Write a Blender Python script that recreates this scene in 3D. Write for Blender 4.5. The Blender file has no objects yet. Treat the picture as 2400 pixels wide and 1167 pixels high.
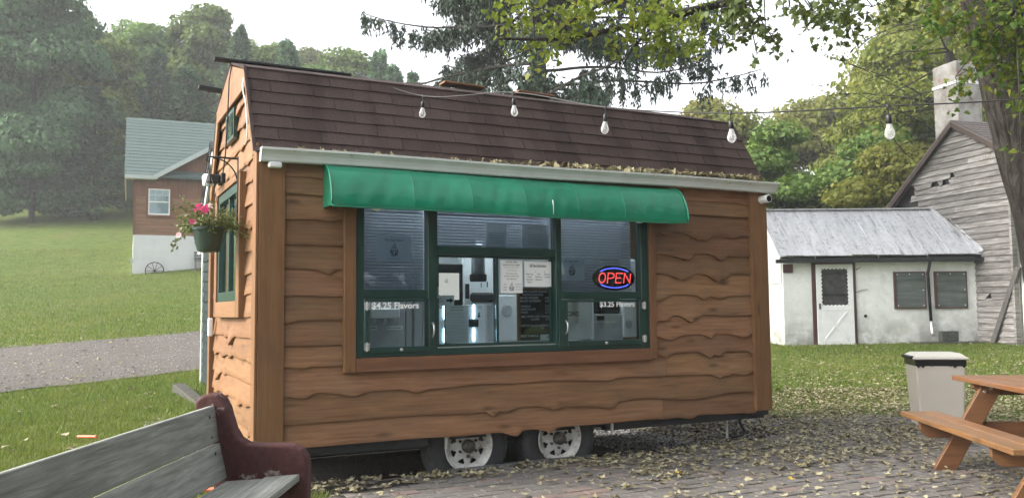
import bpy, bmesh, math, random
import numpy as np
from mathutils import Matrix, Vector

SC = bpy.context.scene
COL = SC.collection
R = math.radians
rng = np.random.default_rng(7)
random.seed(7)

# ------------------------------------------------------------------ camera, sky, sun, exposure
CAM_H = 1.32
cam_d = bpy.data.cameras.new('camera')
cam_d.sensor_width = 36.0
cam_d.lens = 2008.07 / 2400 * 36
cam_d.clip_start = 0.05
cam_d.clip_end = 3000
cam = bpy.data.objects.new('camera', cam_d)
COL.objects.link(cam)
cam.matrix_world = (Matrix.Translation((0, 0, CAM_H)) @ Matrix.Rotation(math.pi / 2 + 0.0714, 4, 'X')
                    @ Matrix.Rotation(-0.0094, 4, 'Z'))
SC.camera = cam

SUN_EL, SUN_AZ = R(34), R(-98)          # azimuth clockwise from +Y (north): sun to the left of the view
world = bpy.data.worlds.new('World')
SC.world = world
world.use_nodes = True
wn = world.node_tree
wn.nodes.clear()
sky = wn.nodes.new('ShaderNodeTexSky')
sky.sky_type = 'NISHITA'
sky.sun_disc = False
sky.sun_elevation = SUN_EL
sky.sun_rotation = SUN_AZ
sky.air_density = 1.0
sky.dust_density = 4.0
sky.ozone_density = 1.0
hsv = wn.nodes.new('ShaderNodeHueSaturation')
hsv.inputs['Saturation'].default_value = 0.22      # thin even cloud: almost no blue left in the sky
bg = wn.nodes.new('ShaderNodeBackground')
bg.inputs['Strength'].default_value = 0.15
wo = wn.nodes.new('ShaderNodeOutputWorld')
wn.links.new(sky.outputs[0], hsv.inputs['Color'])
wn.links.new(hsv.outputs[0], bg.inputs[0])
wn.links.new(bg.outputs[0], wo.inputs[0])

sun_d = bpy.data.lights.new('sun', 'SUN')
sun_d.energy = 1.05
sun_d.angle = R(14)
sun_d.color = (1.0, 0.90, 0.76)
sun = bpy.data.objects.new('sun', sun_d)
COL.objects.link(sun)
sdir = Vector((math.sin(SUN_AZ) * math.cos(SUN_EL), math.cos(SUN_AZ) * math.cos(SUN_EL), math.sin(SUN_EL)))
sun.rotation_euler = sdir.to_track_quat('Z', 'Y').to_euler()
sun.location = sdir * 60

SC.view_settings.view_transform = 'Standard'
SC.view_settings.look = 'None'
SC.view_settings.exposure = 1.9
SC.view_settings.gamma = 1.0
SC.view_settings.use_curve_mapping = False
SC.render.engine = 'CYCLES'
SC.cycles.use_denoising = True
SC.cycles.max_bounces = 6
SC.cycles.diffuse_bounces = 3
SC.cycles.glossy_bounces = 3
SC.cycles.transmission_bounces = 4
SC.cycles.transparent_max_bounces = 12
SC.cycles.volume_bounces = 0
SC.cycles.use_adaptive_sampling = True
SC.cycles.adaptive_threshold = 0.02

# ------------------------------------------------------------------ object helpers
def link(name, data, parent=None):
    o = bpy.data.objects.new(name, data)
    COL.objects.link(o)
    if parent is not None:
        o.parent = parent
    return o

def tag(o, label=None, cat=None, group=None, kind=None):
    if label: o['label'] = label
    if cat: o['category'] = cat
    if group: o['group'] = group
    if kind: o['kind'] = kind
    return o

def thing(name, label, cat, loc=(0, 0, 0), rz=0.0, group=None):
    o = link(name, None)
    o.empty_display_size = 0.1
    o.location = loc
    o.rotation_euler = (0, 0, rz)
    return tag(o, label, cat, group)

def copy_tree(o, parent=None):
    c = o.copy()
    COL.objects.link(c)
    c.parent = parent
    for ch in list(o.children):
        copy_tree(ch, c)
    return c

def np_mesh(name, V, F):
    """mesh from an (n,3) array and an (m,k) face array"""
    V = np.asarray(V, np.float32); F = np.asarray(F, np.int32)
    k = F.shape[1]
    me = bpy.data.meshes.new(name)
    me.vertices.add(len(V)); me.vertices.foreach_set('co', V.ravel())
    me.loops.add(F.size); me.loops.foreach_set('vertex_index', F.ravel())
    me.polygons.add(len(F))
    me.polygons.foreach_set('loop_start', np.arange(0, F.size, k, dtype=np.int32))
    me.update(calc_edges=True)
    return me

class MB:
    def __init__(s):
        s.v = []; s.f = []
    def add(s, vs, fs):
        b = len(s.v)
        s.v += [tuple(map(float, p)) for p in vs]
        s.f += [tuple(i + b for i in f) for f in fs]
        return s
    def box(s, x0, x1, y0, y1, z0, z1):
        return s.add([(x0, y0, z0), (x1, y0, z0), (x1, y1, z0), (x0, y1, z0), (x0, y0, z1), (x1, y0, z1), (x1, y1, z1), (x0, y1, z1)],
                     [(0, 3, 2, 1), (4, 5, 6, 7), (0, 1, 5, 4), (1, 2, 6, 5), (2, 3, 7, 6), (3, 0, 4, 7)])
    def bar(s, p, q, w, t, up=(0, 0, 1)):
        """box from p to q, width w (across), thickness t (along up)"""
        p = Vector(p); q = Vector(q); d = (q - p).normalized()
        a = d.cross(Vector(up)).normalized(); b = a.cross(d).normalized()
        a = a * w / 2; b = b * t / 2
        return s.add([p - a - b, p + a - b, p + a + b, p - a + b, q - a - b, q + a - b, q + a + b, q - a + b],
                     [(0, 1, 2, 3), (7, 6, 5, 4), (0, 4, 5, 1), (1, 5, 6, 2), (2, 6, 7, 3), (3, 7, 4, 0)])
    def tube(s, pts, r, n=8, cap=True):
        pts = [Vector(p) for p in pts]
        rs = r if hasattr(r, '__len__') else [r] * len(pts)
        rings = []; prev = None
        for i, p in enumerate(pts):
            d = (pts[min(i + 1, len(pts) - 1)] - pts[max(i - 1, 0)]).normalized()
            if prev is None:
                a = d.cross(Vector((0, 0, 1)))
                if a.length < 1e-3: a = d.cross(Vector((1, 0, 0)))
            else:
                a = prev - d * prev.dot(d)
            a.normalize(); prev = a
            b = d.cross(a)
            rings.append([p + (a * math.cos(2 * math.pi * k / n) + b * math.sin(2 * math.pi * k / n)) * rs[i] for k in range(n)])
        vs = [q for ring in rings for q in ring]
        fs = []
        for i in range(len(pts) - 1):
            for k in range(n):
                k2 = (k + 1) % n
                fs.append((i * n + k, i * n + k2, (i + 1) * n + k2, (i + 1) * n + k))
        if cap:
            fs.append(tuple(range(n - 1, -1, -1)))
            fs.append(tuple((len(pts) - 1) * n + k for k in range(n)))
        return s.add(vs, fs)
    def lathe(s, prof, n=32, axis='z', c=(0, 0, 0), cap=False):
        """prof: list of (radius, height)"""
        vs = []
        for r, h in prof:
            for k in range(n):
                t = 2 * math.pi * k / n
                if axis == 'z': p = (r * math.cos(t), r * math.sin(t), h)
                elif axis == 'y': p = (r * math.cos(t), h, r * math.sin(t))
                else: p = (h, r * math.cos(t), r * math.sin(t))
                vs.append((p[0] + c[0], p[1] + c[1], p[2] + c[2]))
        fs = []
        for i in range(len(prof) - 1):
            for k in range(n):
                k2 = (k + 1) % n
                fs.append((i * n + k, i * n + k2, (i + 1) * n + k2, (i + 1) * n + k))
        if cap:
            fs.append(tuple(range(n))); fs.append(tuple((len(prof) - 1) * n + k for k in range(n)))
        return s.add(vs, fs)
    def prism(s, poly, d0, d1, axis='y'):
        """2-D outline (a,b) swept along an axis; axis y: (a,.,b)  x: (.,a,b)  z: (a,b,.)"""
        def P(a, b, d):
            return (a, d, b) if axis == 'y' else (d, a, b) if axis == 'x' else (a, b, d)
        n = len(poly)
        vs = [P(a, b, d0) for a, b in poly] + [P(a, b, d1) for a, b in poly]
        fs = [tuple(range(n)), tuple(range(2 * n - 1, n - 1, -1))]
        fs += [(i, (i + 1) % n, n + (i + 1) % n, n + i) for i in range(n)]
        return s.add(vs, fs)
    def mesh(s, name, smooth=False):
        me = bpy.data.meshes.new(name)
        me.from_pydata(s.v, [], s.f)
        bm = bmesh.new(); bm.from_mesh(me)
        bmesh.ops.recalc_face_normals(bm, faces=bm.faces)
        bm.to_mesh(me); bm.free()
        if smooth: me.shade_smooth()
        return me
    def build(s, name, m, parent=None, smooth=False, bevel=0.0, seg=1):
        me = s.mesh(name, smooth)
        me.materials.append(m)
        o = link(name, me, parent)
        if bevel:
            b = o.modifiers.new('bevel', 'BEVEL')
            b.width = bevel; b.segments = seg; b.limit_method = 'ANGLE'; b.angle_limit = R(40)
        return o

def auto_smooth(o, ang=40):
    o.data.shade_smooth()
    md = o.modifiers.new('edge', 'EDGE_SPLIT'); md.split_angle = R(ang)
    return o

# ------------------------------------------------------------------ material helpers
class NT:
    def __init__(s, name):
        s.m = bpy.data.materials.new(name); s.m.use_nodes = True
        s.t = s.m.node_tree; s.t.nodes.clear()
        s.out = s.t.nodes.new('ShaderNodeOutputMaterial')
    def n(s, typ, **kw):
        nd = s.t.nodes.new('ShaderNode' + typ)
        for k, v in kw.items():
            if k in nd.inputs.keys(): s.set(nd.inputs[k], v)
            elif k.startswith('i_'):
                s.set(nd.inputs[int(k[2:])], v)
            else: setattr(nd, k, v)
        return nd
    def set(s, sock, v):
        if isinstance(v, bpy.types.NodeSocket): s.t.links.new(v, sock)
        elif hasattr(v, '__len__') and sock.type == 'RGBA' and len(v) == 3: sock.default_value = (*v, 1)
        else: sock.default_value = v
    def coord(s, kind='Object', scale=(1, 1, 1), rand=0.0):
        tc = s.n('TexCoord')
        src = tc.outputs[kind]
        if rand:
            oi = s.n('ObjectInfo')
            mu = s.n('Math', operation='MULTIPLY', i_0=oi.outputs['Random'], i_1=rand)
            ad = s.n('VectorMath', operation='ADD', i_0=src, i_1=mu.outputs[0])
            src = ad.outputs[0]
        mp = s.n('Mapping', Vector=src, Scale=scale)
        return mp.outputs[0]
    def noise(s, vec, scale=5.0, detail=4.0, rough=0.55, dist=0.0):
        return s.n('TexNoise', Vector=vec, Scale=scale, Detail=detail, Roughness=rough, Distortion=dist).outputs['Fac']
    def ramp(s, fac, stops, interp='LINEAR'):
        r = s.n('ValToRGB', Fac=fac)
        r.color_ramp.interpolation = interp
        while len(r.color_ramp.elements) < len(stops): r.color_ramp.elements.new(0.5)
        for e, (p, c) in zip(r.color_ramp.elements, stops):
            e.position = p
            e.color = (*c, 1) if hasattr(c, '__len__') else (c, c, c, 1)
        return r.outputs[0]
    def mix(s, a, b, fac, blend='MIX'):
        m = s.n('Mix', data_type='RGBA', blend_type=blend)
        s.set(m.inputs[0], fac); s.set(m.inputs[6], a); s.set(m.inputs[7], b)
        return m.outputs[2]
    def math(s, op, a, b=0.0):
        return s.n('Math', operation=op, i_0=a, i_1=b).outputs[0]
    def vary(s, col, amount=0.2, hue=0.0, src='object'):
        """per-object (or per-island) brightness change"""
        if src == 'object': rnd = s.n('ObjectInfo').outputs['Random']
        else: rnd = s.n('NewGeometry').outputs['Random Per Island']
        v = s.n('MapRange', Value=rnd); v.inputs[3].default_value = 1 - amount; v.inputs[4].default_value = 1 + amount
        h = s.n('HueSaturation', Color=col, Value=v.outputs[0])
        if hue:
            w = s.n('MapRange', Value=s.math('FRACT', s.math('MULTIPLY', rnd, 7.31)))
            w.inputs[3].default_value = 0.5 - hue; w.inputs[4].default_value = 0.5 + hue
            s.set(h.inputs['Hue'], w.outputs[0])
        return h.outputs[0]
    def bump(s, h, strength=0.3, dist=0.01):
        return s.n('Bump', Height=h, Strength=strength, Distance=dist).outputs[0]
    def done(s, col, rough=0.6, metal=0.0, normal=None, spec=0.5, **kw):
        p = s.n('BsdfPrincipled', **kw)
        s.set(p.inputs['Base Color'], col); s.set(p.inputs['Roughness'], rough); s.set(p.inputs['Metallic'], metal)
        s.set(p.inputs['Specular IOR Level'], spec)
        if normal is not None: s.set(p.inputs['Normal'], normal)
        s.t.links.new(p.outputs[0], s.out.inputs[0])
        return s.m

def flat(name, col, rough=0.6, metal=0.0, var=0.08, scale=8.0, bump=0.0, spec=0.4, objvar=0.0):
    t = NT(name)
    c = t.coord()
    nz = t.noise(c, scale, 5)
    k = t.ramp(nz, [(0.25, tuple(x * (1 - var) for x in col)), (0.75, tuple(min(1, x * (1 + var)) for x in col))])
    if objvar: k = t.vary(k, objvar)
    nm = t.bump(t.noise(c, scale * 6, 4), bump, 0.004) if bump else None
    return t.done(k, rough, metal, nm, spec)

def wood(name, dark, light, axis='x', rough=0.62, knots=0.8, dirt=None, dirt_amt=0.35, var=0.14, grain=1.0, bump=0.25, spec=0.25):
    t = NT(name)
    st = {'x': (0.9, 16, 16), 'y': (16, 0.9, 16), 'z': (16, 16, 0.9)}[axis]
    c1 = t.coord('Object', st, 37.0)
    c2 = t.coord('Object', (1, 1, 1), 53.0)
    g = t.noise(c1, 1.7 * grain, 7, 0.62, 0.6)
    fine = t.noise(c1, 7.0 * grain, 4, 0.6)
    col = t.ramp(g, [(0.28, dark), (0.72, light)])
    col = t.mix(col, t.ramp(fine, [(0.3, 0.55), (0.7, 1.0)]), 0.35, 'MULTIPLY')
    if knots:
        kst = {'x': (1.5, 5, 5), 'y': (5, 1.5, 5), 'z': (5, 5, 1.5)}[axis]
        vo = t.n('TexVoronoi', Vector=t.coord('Object', kst, 91.0), Scale=1.25)
        kk = t.ramp(vo.outputs['Distance'], [(0.05, 1.0), (0.17, 0.0)])
        col = t.mix(col, tuple(x * 0.45 for x in dark), t.math('MULTIPLY', kk, knots))
    if dirt is not None:
        dn = t.noise(c2, 2.2, 5, 0.62)
        col = t.mix(col, dirt, t.math('MULTIPLY', t.ramp(dn, [(0.42, 0.0), (0.72, 1.0)]), dirt_amt))
    col = t.vary(col, var, 0.006)
    hb = t.math('ADD', t.math('MULTIPLY', g, 0.7), t.math('MULTIPLY', fine, 0.4))
    return t.done(col, rough, 0, t.bump(hb, bump, 0.006), spec)

def leafmat(name, cols, trans=0.35, rough=0.5, var=0.25, objvar=0.0, objhue=0.0, patch=None, patch_scale=0.6):
    """foliage: colour by island, light passes through"""
    t = NT(name)
    rnd = t.n('NewGeometry').outputs['Random Per Island']
    col = t.ramp(rnd, [(i / max(1, len(cols) - 1), c) for i, c in enumerate(cols)])
    if objvar: col = t.vary(col, objvar, objhue)
    if patch:
        col = t.mix(col, patch, t.math('MULTIPLY', t.ramp(t.noise(t.coord(), patch_scale, 5, 0.65), [(0.45, 0.0), (0.68, 1.0)]), 0.6))
    d = t.n('BsdfPrincipled'); t.set(d.inputs['Base Color'], col); d.inputs['Roughness'].default_value = rough
    d.inputs['Specular IOR Level'].default_value = 0.25
    tr = t.n('BsdfTranslucent')
    t.set(tr.inputs[0], t.mix(col, (1.0, 0.95, 0.35), 0.25, 'MULTIPLY'))
    mx = t.n('MixShader', Fac=trans)
    t.t.links.new(d.outputs[0], mx.inputs[1]); t.t.links.new(tr.outputs[0], mx.inputs[2])
    t.t.links.new(mx.outputs[0], t.out.inputs[0])
    return t.m

def glassmat(name, tint=(0.85, 0.9, 0.92), refl=1.0, rough=0.0):
    t = NT(name)
    tr = t.n('BsdfTransparent', Color=tint)
    gl = t.n('BsdfGlossy', Roughness=rough); gl.inputs[0].default_value = (1, 1, 1, 1)
    fr = t.n('Fresnel', IOR=1.5)
    f2 = t.math('MULTIPLY', fr.outputs[0], 1.0 * refl)
    mx = t.n('MixShader', Fac=f2)
    t.t.links.new(tr.outputs[0], mx.inputs[1]); t.t.links.new(gl.outputs[0], mx.inputs[2])
    t.t.links.new(mx.outputs[0], t.out.inputs[0])
    return t.m

def emit(name, col, s):
    t = NT(name)
    e = t.n('Emission', Strength=s); e.inputs[0].default_value = (*col, 1)
    t.t.links.new(e.outputs[0], t.out.inputs[0])
    return t.m

# ------------------------------------------------------------------ materials
M = {}
M['siding'] = wood('stained_siding', (0.152, 0.076, 0.038), (0.315, 0.168, 0.086), 'x', 0.55, 0.9, (0.18, 0.120, 0.072), 0.5, 0.22, 1.5)
M['siding_side'] = wood('stained_siding_sunlit', (0.180, 0.090, 0.039), (0.31, 0.162, 0.074), 'y', 0.55, 0.75, (0.11, 0.07, 0.042), 0.35, 0.10)  # gable copy of the siding, made more golden for sun on it
M['post_wood'] = wood('stained_post', (0.160, 0.078, 0.034), (0.26, 0.130, 0.060), 'z', 0.55, 0.6, (0.11, 0.06, 0.035), 0.4, 0.05)
M['trim_x'] = wood('stained_trim', (0.155, 0.072, 0.036), (0.28, 0.138, 0.070), 'x', 0.55, 0.6, (0.09, 0.05, 0.035), 0.4, 0.06)
M['trim_y'] = wood('stained_trim_sunlit', (0.185, 0.095, 0.042), (0.31, 0.165, 0.078), 'y', 0.55, 0.5, None, 0.3, 0.06)  # gable copy of the trim, lightened for sun on that side
M['green_paint'] = flat('dark_green_paint', (0.010, 0.040, 0.032), 0.35, 0, 0.2, 6, 0.05, 0.5)
M['awning'] = None
M['gutter'] = flat('white_gutter_metal', (0.60, 0.63, 0.61), 0.38, 0, 0.10, 5, 0.02, 0.5)
M['white_paint'] = flat('white_paint', (0.74, 0.75, 0.74), 0.45, 0, 0.05, 6)
M['dark_steel'] = flat('dark_steel', (0.022, 0.024, 0.026), 0.55, 0.2, 0.3, 9, 0.1)
M['black_plastic'] = flat('black_plastic', (0.015, 0.015, 0.016), 0.4, 0, 0.2, 10)
M['rubber'] = flat('tyre_rubber', (0.035, 0.036, 0.038), 0.75, 0, 0.3, 14, 0.15)
M['steel'] = flat('brushed_steel', (0.55, 0.56, 0.57), 0.35, 0.85, 0.1, 20, 0.03)
M['zinc'] = flat('zinc_hardware', (0.55, 0.55, 0.53), 0.4, 0.7, 0.15, 20)
M['paper'] = flat('white_paper', (0.82, 0.83, 0.82), 0.8, 0, 0.03, 4)
M['ink'] = flat('black_ink', (0.03, 0.03, 0.035), 0.8, 0, 0.1, 4)
M['grey_ink'] = flat('grey_ink', (0.45, 0.46, 0.47), 0.8, 0, 0.1, 4)
M['chalk'] = flat('white_lettering', (0.88, 0.89, 0.88), 0.6, 0, 0.04, 4)
M['board_black'] = flat('black_letter_board', (0.018, 0.020, 0.021), 0.8, 0, 0.2, 20, 0.1)
M['glass'] = glassmat('window_glass', (0.80, 0.87, 0.90), 1.0)
M['dark_glass'] = glassmat('shaded_window_glass', (0.74, 0.82, 0.89), 1.5)
M['interior'] = flat('interior_panel', (0.55, 0.57, 0.58), 0.6, 0, 0.05, 3)
M['appliance'] = flat('appliance_grey', (0.42, 0.43, 0.43), 0.4, 0.1, 0.06, 5)
M['appliance_white'] = flat('appliance_white', (0.68, 0.69, 0.68), 0.4, 0, 0.04, 5)
M['machine'] = flat('machine_grey', (0.46, 0.47, 0.48), 0.45, 0.2, 0.06, 5)
M['led'] = emit('led_strip', (0.50, 0.78, 1.0), 6.0)
M['led_red'] = emit('led_red', (1.0, 0.07, 0.06), 1.3)
M['led_blue'] = emit('led_blue', (0.14, 0.15, 1.0), 1.5)
M['screen'] = emit('lit_screen', (1.0, 0.90, 0.78), 0.22)
M['added_lamp_tube'] = emit('added_lit_tube', (0.94, 0.98, 1.0), 21.0)
M['bark'] = None
# awning vinyl
t = NT('green_awning_vinyl')
c = t.coord()
k = t.ramp(t.noise(c, 3, 6, 0.65), [(0.3, (0.004, 0.165, 0.086)), (0.7, (0.010, 0.235, 0.132))])
k = t.mix(k, (0.05, 0.10, 0.07), t.math('MULTIPLY', t.ramp(t.noise(t.coord('Object', (14, 2, 2)), 1.3, 6, 0.7), [(0.55, 0.0), (0.75, 1.0)]), 0.45))
M['awning'] = t.done(k, 0.30, 0, t.bump(t.noise(t.coord('Object', (2, 2, 9)), 3, 3), 0.12, 0.02), 0.55)
# bark
t = NT('grey_bark')
c = t.coord('Object', (9, 9, 1.6))
nb = t.noise(c, 1.6, 8, 0.7, 1.2)
k = t.ramp(nb, [(0.36, (0.014, 0.012, 0.011)), (0.58, (0.055, 0.050, 0.043)), (0.78, (0.115, 0.11, 0.095))])
M['bark'] = t.done(k, 0.9, 0, t.bump(nb, 1.0, 0.05), 0.1)
t = NT('dark_bark')
c = t.coord('Object', (7, 7, 2.0))
nb = t.noise(c, 1.6, 6, 0.7, 0.8)
M['bark_dark'] = t.done(t.ramp(nb, [(0.3, (0.022, 0.020, 0.019)), (0.7, (0.085, 0.075, 0.068))]), 0.9, 0, t.bump(nb, 0.8, 0.03), 0.1)

# ------------------------------------------------------------------ terrain
YAW = 0.4691
CY, SY = math.cos(YAW), math.sin(YAW)
TX, TY, TZ = -1.8355, 6.2788, 0.3622
def T(x, y, z):
    """trailer coordinates (along its front, into its depth, up from its floor) to the world"""
    return (TX + x * CY - y * SY, TY + x * SY + y * CY, TZ + z)
def to_local(X, Y):
    dx, dy = X - TX, Y - TY
    return dx * CY + dy * SY, -dx * SY + dy * CY
def sstep(a, b, v):
    q = np.clip((v - a) / (b - a), 0, 1)
    return q * q * (3 - 2 * q)
LY = [-500, 5.5, 9, 12, 20, 28, 40, 58, 80, 112, 140, 190, 400]
LZ = [0, 0, .15, .33, .76, 1.45, 3.15, 8.1, 14.5, 22.0, 26.5, 28, 28]
RY = [-500, 11, 16, 21, 30, 50, 90, 150, 400]
RZ = [0, 0, .2, .38, .7, 1.6, 4.5, 12, 16]
def ground(X, Y):
    X = np.asarray(X, float); Y = np.asarray(Y, float)
    a = X / np.maximum(Y, 1.0)
    w = sstep(0.12, -0.30, a)
    w = np.where(a > 0.12, 0, np.where(a < -0.30, 1, 1 - sstep(-0.30, 0.12, a)))
    w = w * (1 + .22 * sstep(.42, .60, -a) * sstep(60, 95, Y))
    h = w * np.interp(Y, LY, LZ) + np.maximum(1 - w, 0) * np.interp(Y, RY, RZ)
    h = h + 0.05 * np.sin(X * .31 + 1.0) * np.sin(Y * .23) * sstep(12, 24, Y)
    lx, ly = to_local(X, Y)                       # shallow gravel bed the trailer's wheels stand in
    m = sstep(-.35, .0, lx) * sstep(5.6, 5.0, lx) if False else np.clip((lx + .35) / .35, 0, 1) * np.clip((5.6 - lx) / .6, 0, 1)
    m = m * np.clip((ly - .02) / .16, 0, 1) * np.clip((3.1 - ly) / .5, 0, 1)
    return h * (1 - m) + (-0.165) * m

def axis(parts):
    out = []
    for a, b, st in parts: out += list(np.arange(a, b, st))
    return np.array(sorted(set(np.round(out, 4))))
gx = axis([(-900, -120, 60), (-120, -30, 6), (-30, -8, 1.0), (-8, 12, 0.16), (12, 30, 1.0), (30, 120, 6), (120, 901, 60)])
gy = axis([(-400, -40, 40), (-40, 3, 3), (3, 14, 0.16), (14, 30, 0.7), (30, 70, 2), (70, 160, 5), (160, 1001, 60)])
GX, GY = np.meshgrid(gx, gy)
GZ = ground(GX, GY)
nx, ny = len(gx), len(gy)
V = np.stack([GX, GY, GZ], -1).reshape(-1, 3)
I = np.arange(nx * ny).reshape(ny, nx)
F = np.stack([I[:-1, :-1], I[:-1, 1:], I[1:, 1:], I[1:, :-1]], -1).reshape(-1, 4)
t = NT('lawn_ground')
c = t.coord()
big = t.noise(c, 0.35, 5); mid = t.noise(c, 2.2, 6, 0.65); fin = t.noise(c, 30, 5, 0.7)
k = t.ramp(mid, [(0.25, (0.060, 0.090, 0.018)), (0.5, (0.105, 0.155, 0.030)), (0.78, (0.165, 0.205, 0.050))])
k = t.mix(k, (0.150, 0.150, 0.055), t.math('MULTIPLY', t.ramp(big, [(0.45, 0.0), (0.7, 1.0)]), 0.55))
k = t.mix(k, t.ramp(fin, [(0.25, 0.55), (0.7, 1.0)]), 0.7, 'MULTIPLY')
# bare soil and grit by bed and patio edge, darkened for under-trailer shade
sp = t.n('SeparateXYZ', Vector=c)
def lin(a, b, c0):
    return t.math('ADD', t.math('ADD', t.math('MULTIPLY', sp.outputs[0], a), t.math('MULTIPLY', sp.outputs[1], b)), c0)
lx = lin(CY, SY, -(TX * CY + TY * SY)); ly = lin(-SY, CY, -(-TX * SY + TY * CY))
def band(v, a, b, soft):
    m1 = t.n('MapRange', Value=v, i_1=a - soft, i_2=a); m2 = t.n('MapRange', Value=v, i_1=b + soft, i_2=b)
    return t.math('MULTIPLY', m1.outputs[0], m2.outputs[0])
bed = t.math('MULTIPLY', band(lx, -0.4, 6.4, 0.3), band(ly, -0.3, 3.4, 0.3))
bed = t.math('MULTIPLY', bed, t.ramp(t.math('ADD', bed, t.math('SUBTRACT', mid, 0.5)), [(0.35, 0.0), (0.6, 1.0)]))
shade_soil = t.ramp(t.noise(c, 38, 4, 0.7), [(0.3, (0.020, 0.018, 0.016)), (0.6, (0.055, 0.050, 0.045)), (0.75, (0.14, 0.13, 0.12))])
k = t.mix(k, shade_soil, bed)
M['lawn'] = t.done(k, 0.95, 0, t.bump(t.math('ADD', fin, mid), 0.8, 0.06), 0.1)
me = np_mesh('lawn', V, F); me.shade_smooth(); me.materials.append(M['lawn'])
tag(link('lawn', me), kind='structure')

# gravel road crossing on the left, over the rise
def strip(name, p0, p1, w0, w1, m, lift, nl=120, nw=14, jit=0.0):
    s = np.linspace(0, 1, nl)[:, None]; q = np.linspace(0, 1, nw)[None, :]
    P0 = np.array(p0); P1 = np.array(p1)
    near = np.stack([P0[0] + (P1[0] - P0[0]) * s[:, 0], P0[1] + (P1[1] - P0[1]) * s[:, 0]], -1)
    W0 = np.array(w0); W1 = np.array(w1)
    far = np.stack([W0[0] + (W1[0] - W0[0]) * s[:, 0], W0[1] + (W1[1] - W0[1]) * s[:, 0]], -1)
    wob = jit * (np.sin(s[:, 0] * 41) + .6 * np.sin(s[:, 0] * 97 + 2) + .5 * np.sin(s[:, 0] * 173))
    near[:, 1] += wob; far[:, 1] += wob[::-1]
    P = near[:, None, :] * (1 - q[..., None]) + far[:, None, :] * q[..., None]
    Z = ground(P[..., 0], P[..., 1]) + lift - .03 * (np.abs(q - .5) * 2) ** 6
    V = np.concatenate([P, Z[..., None]], -1).reshape(-1, 3)
    I = np.arange(nl * nw).reshape(nl, nw)
    F = np.stack([I[:-1, :-1], I[:-1, 1:], I[1:, 1:], I[1:, :-1]], -1).reshape(-1, 4)
    me = np_mesh(name, V, F); me.shade_smooth(); me.materials.append(m)
    return link(name, me)
t = NT('gravel')
c = t.coord()
vo = t.n('TexVoronoi', Vector=c, Scale=16.0)
g1 = t.noise(c, 0.8, 5); g2 = t.noise(c, 45, 3, 0.7)
k = t.ramp(g2, [(0.25, (0.068, 0.062, 0.056)), (0.55, (0.160, 0.147, 0.132)), (0.8, (0.255, 0.238, 0.215))])
k = t.mix(k, (0.115, 0.105, 0.092), t.math('MULTIPLY', t.ramp(g1, [(0.4, 0.0), (0.7, 1.0)]), 0.6))
k = t.mix(k, t.ramp(vo.outputs['Color'], [(0.1, 0.5), (0.7, 1.0)]), 0.5, 'MULTIPLY')
M['gravel'] = t.done(k, 0.95, 0, t.bump(t.math('ADD', vo.outputs['Distance'], g2), 0.7, 0.03), 0.15)
road = strip('gravel_road', (-15.8, -1.3), (2.2, 23.7), (-22.1, 4.3), (4.0, 34.0), M['gravel'], 0.045, 240, 40, .09)
tag(road, kind='structure')

# ------------------------------------------------------------------ brick patio
t = NT('patio_sand')
c = t.coord()
k = t.ramp(t.noise(c, 60, 4, 0.7), [(0.3, (0.055, 0.050, 0.045)), (0.7, (0.13, 0.122, 0.112))])
M['sand'] = t.done(k, 0.95, 0, t.bump(t.noise(c, 90, 3), 0.5, 0.01), 0.1)
t = NT('paver')
c = t.coord('Object', (1, 1, 1), 29.0)
k = t.ramp(t.n('ObjectInfo').outputs['Random'], [(0.0, (0.130, 0.120, 0.110)), (0.45, (0.165, 0.152, 0.140)), (0.70, (0.150, 0.144, 0.138)), (0.90, (0.175, 0.157, 0.144)), (0.96, (0.205, 0.155, 0.138)), (1.0, (0.175, 0.168, 0.162))])
k = t.mix(k, t.ramp(t.noise(c, 24, 6, 0.7), [(0.25, 0.55), (0.7, 1.0)]), 0.7, 'MULTIPLY')
M['paver'] = t.done(k, 0.88, 0, t.bump(t.noise(c, 70, 4), 0.45, 0.006), 0.2)
t = NT('paver_far')
c = t.coord()
k = t.ramp(t.n('NewGeometry').outputs['Random Per Island'], [(0.0, (0.130, 0.120, 0.110)), (0.45, (0.165, 0.152, 0.140)), (0.70, (0.150, 0.144, 0.138)), (0.90, (0.175, 0.157, 0.144)), (0.96, (0.205, 0.155, 0.138)), (1.0, (0.175, 0.168, 0.162))])
k = t.mix(k, t.ramp(t.noise(c, 24, 6, 0.7), [(0.25, 0.55), (0.7, 1.0)]), 0.7, 'MULTIPLY')
M['paver_far'] = t.done(k, 0.88, 0, t.bump(t.noise(c, 70, 4), 0.45, 0.006), 0.2)

PATIO = [(-1.30, -9.0), (-1.30, 6.50), T(0.6, .05, 0)[:2], T(4.9, .05, 0)[:2], (3.35, 10.25), (4.35, 10.5), (4.95, 9.75), (7.5, 9.2), (11.5, 2.0), (14.0, -9.0)]  # rear stretch, unseen, added so the window glass mirrors paving
def in_poly(X, Y, P):
    ins = np.zeros(np.shape(X), bool)
    n = len(P)
    for i in range(n):
        x1, y1 = P[i]; x2, y2 = P[(i + 1) % n]
        cond = ((y1 > Y) != (y2 > Y)) & (X < (x2 - x1) * (Y - y1) / (y2 - y1 + 1e-12) + x1)
        ins ^= cond
    return ins
mb = MB(); mb.add([(x, y, 0.018) for x, y in PATIO], [tuple(range(len(PATIO)))])
patio = mb.build('brick_patio', M['sand']); tag(patio, kind='structure')
bl, bw, gap = 0.205, 0.103, 0.004
cs = []
pr = random.Random(3)
for r_ in range(-70, 60):
    for q in range(-40, 60):
        u = (q + (0.5 if r_ % 2 else 0)) * bl; v = r_ * bw
        X, Y = T(u, v, 0)[:2]
        if bool(in_poly(np.array(X), np.array(Y), PATIO)): cs.append((X, Y))
cs = np.array(cs)
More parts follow.
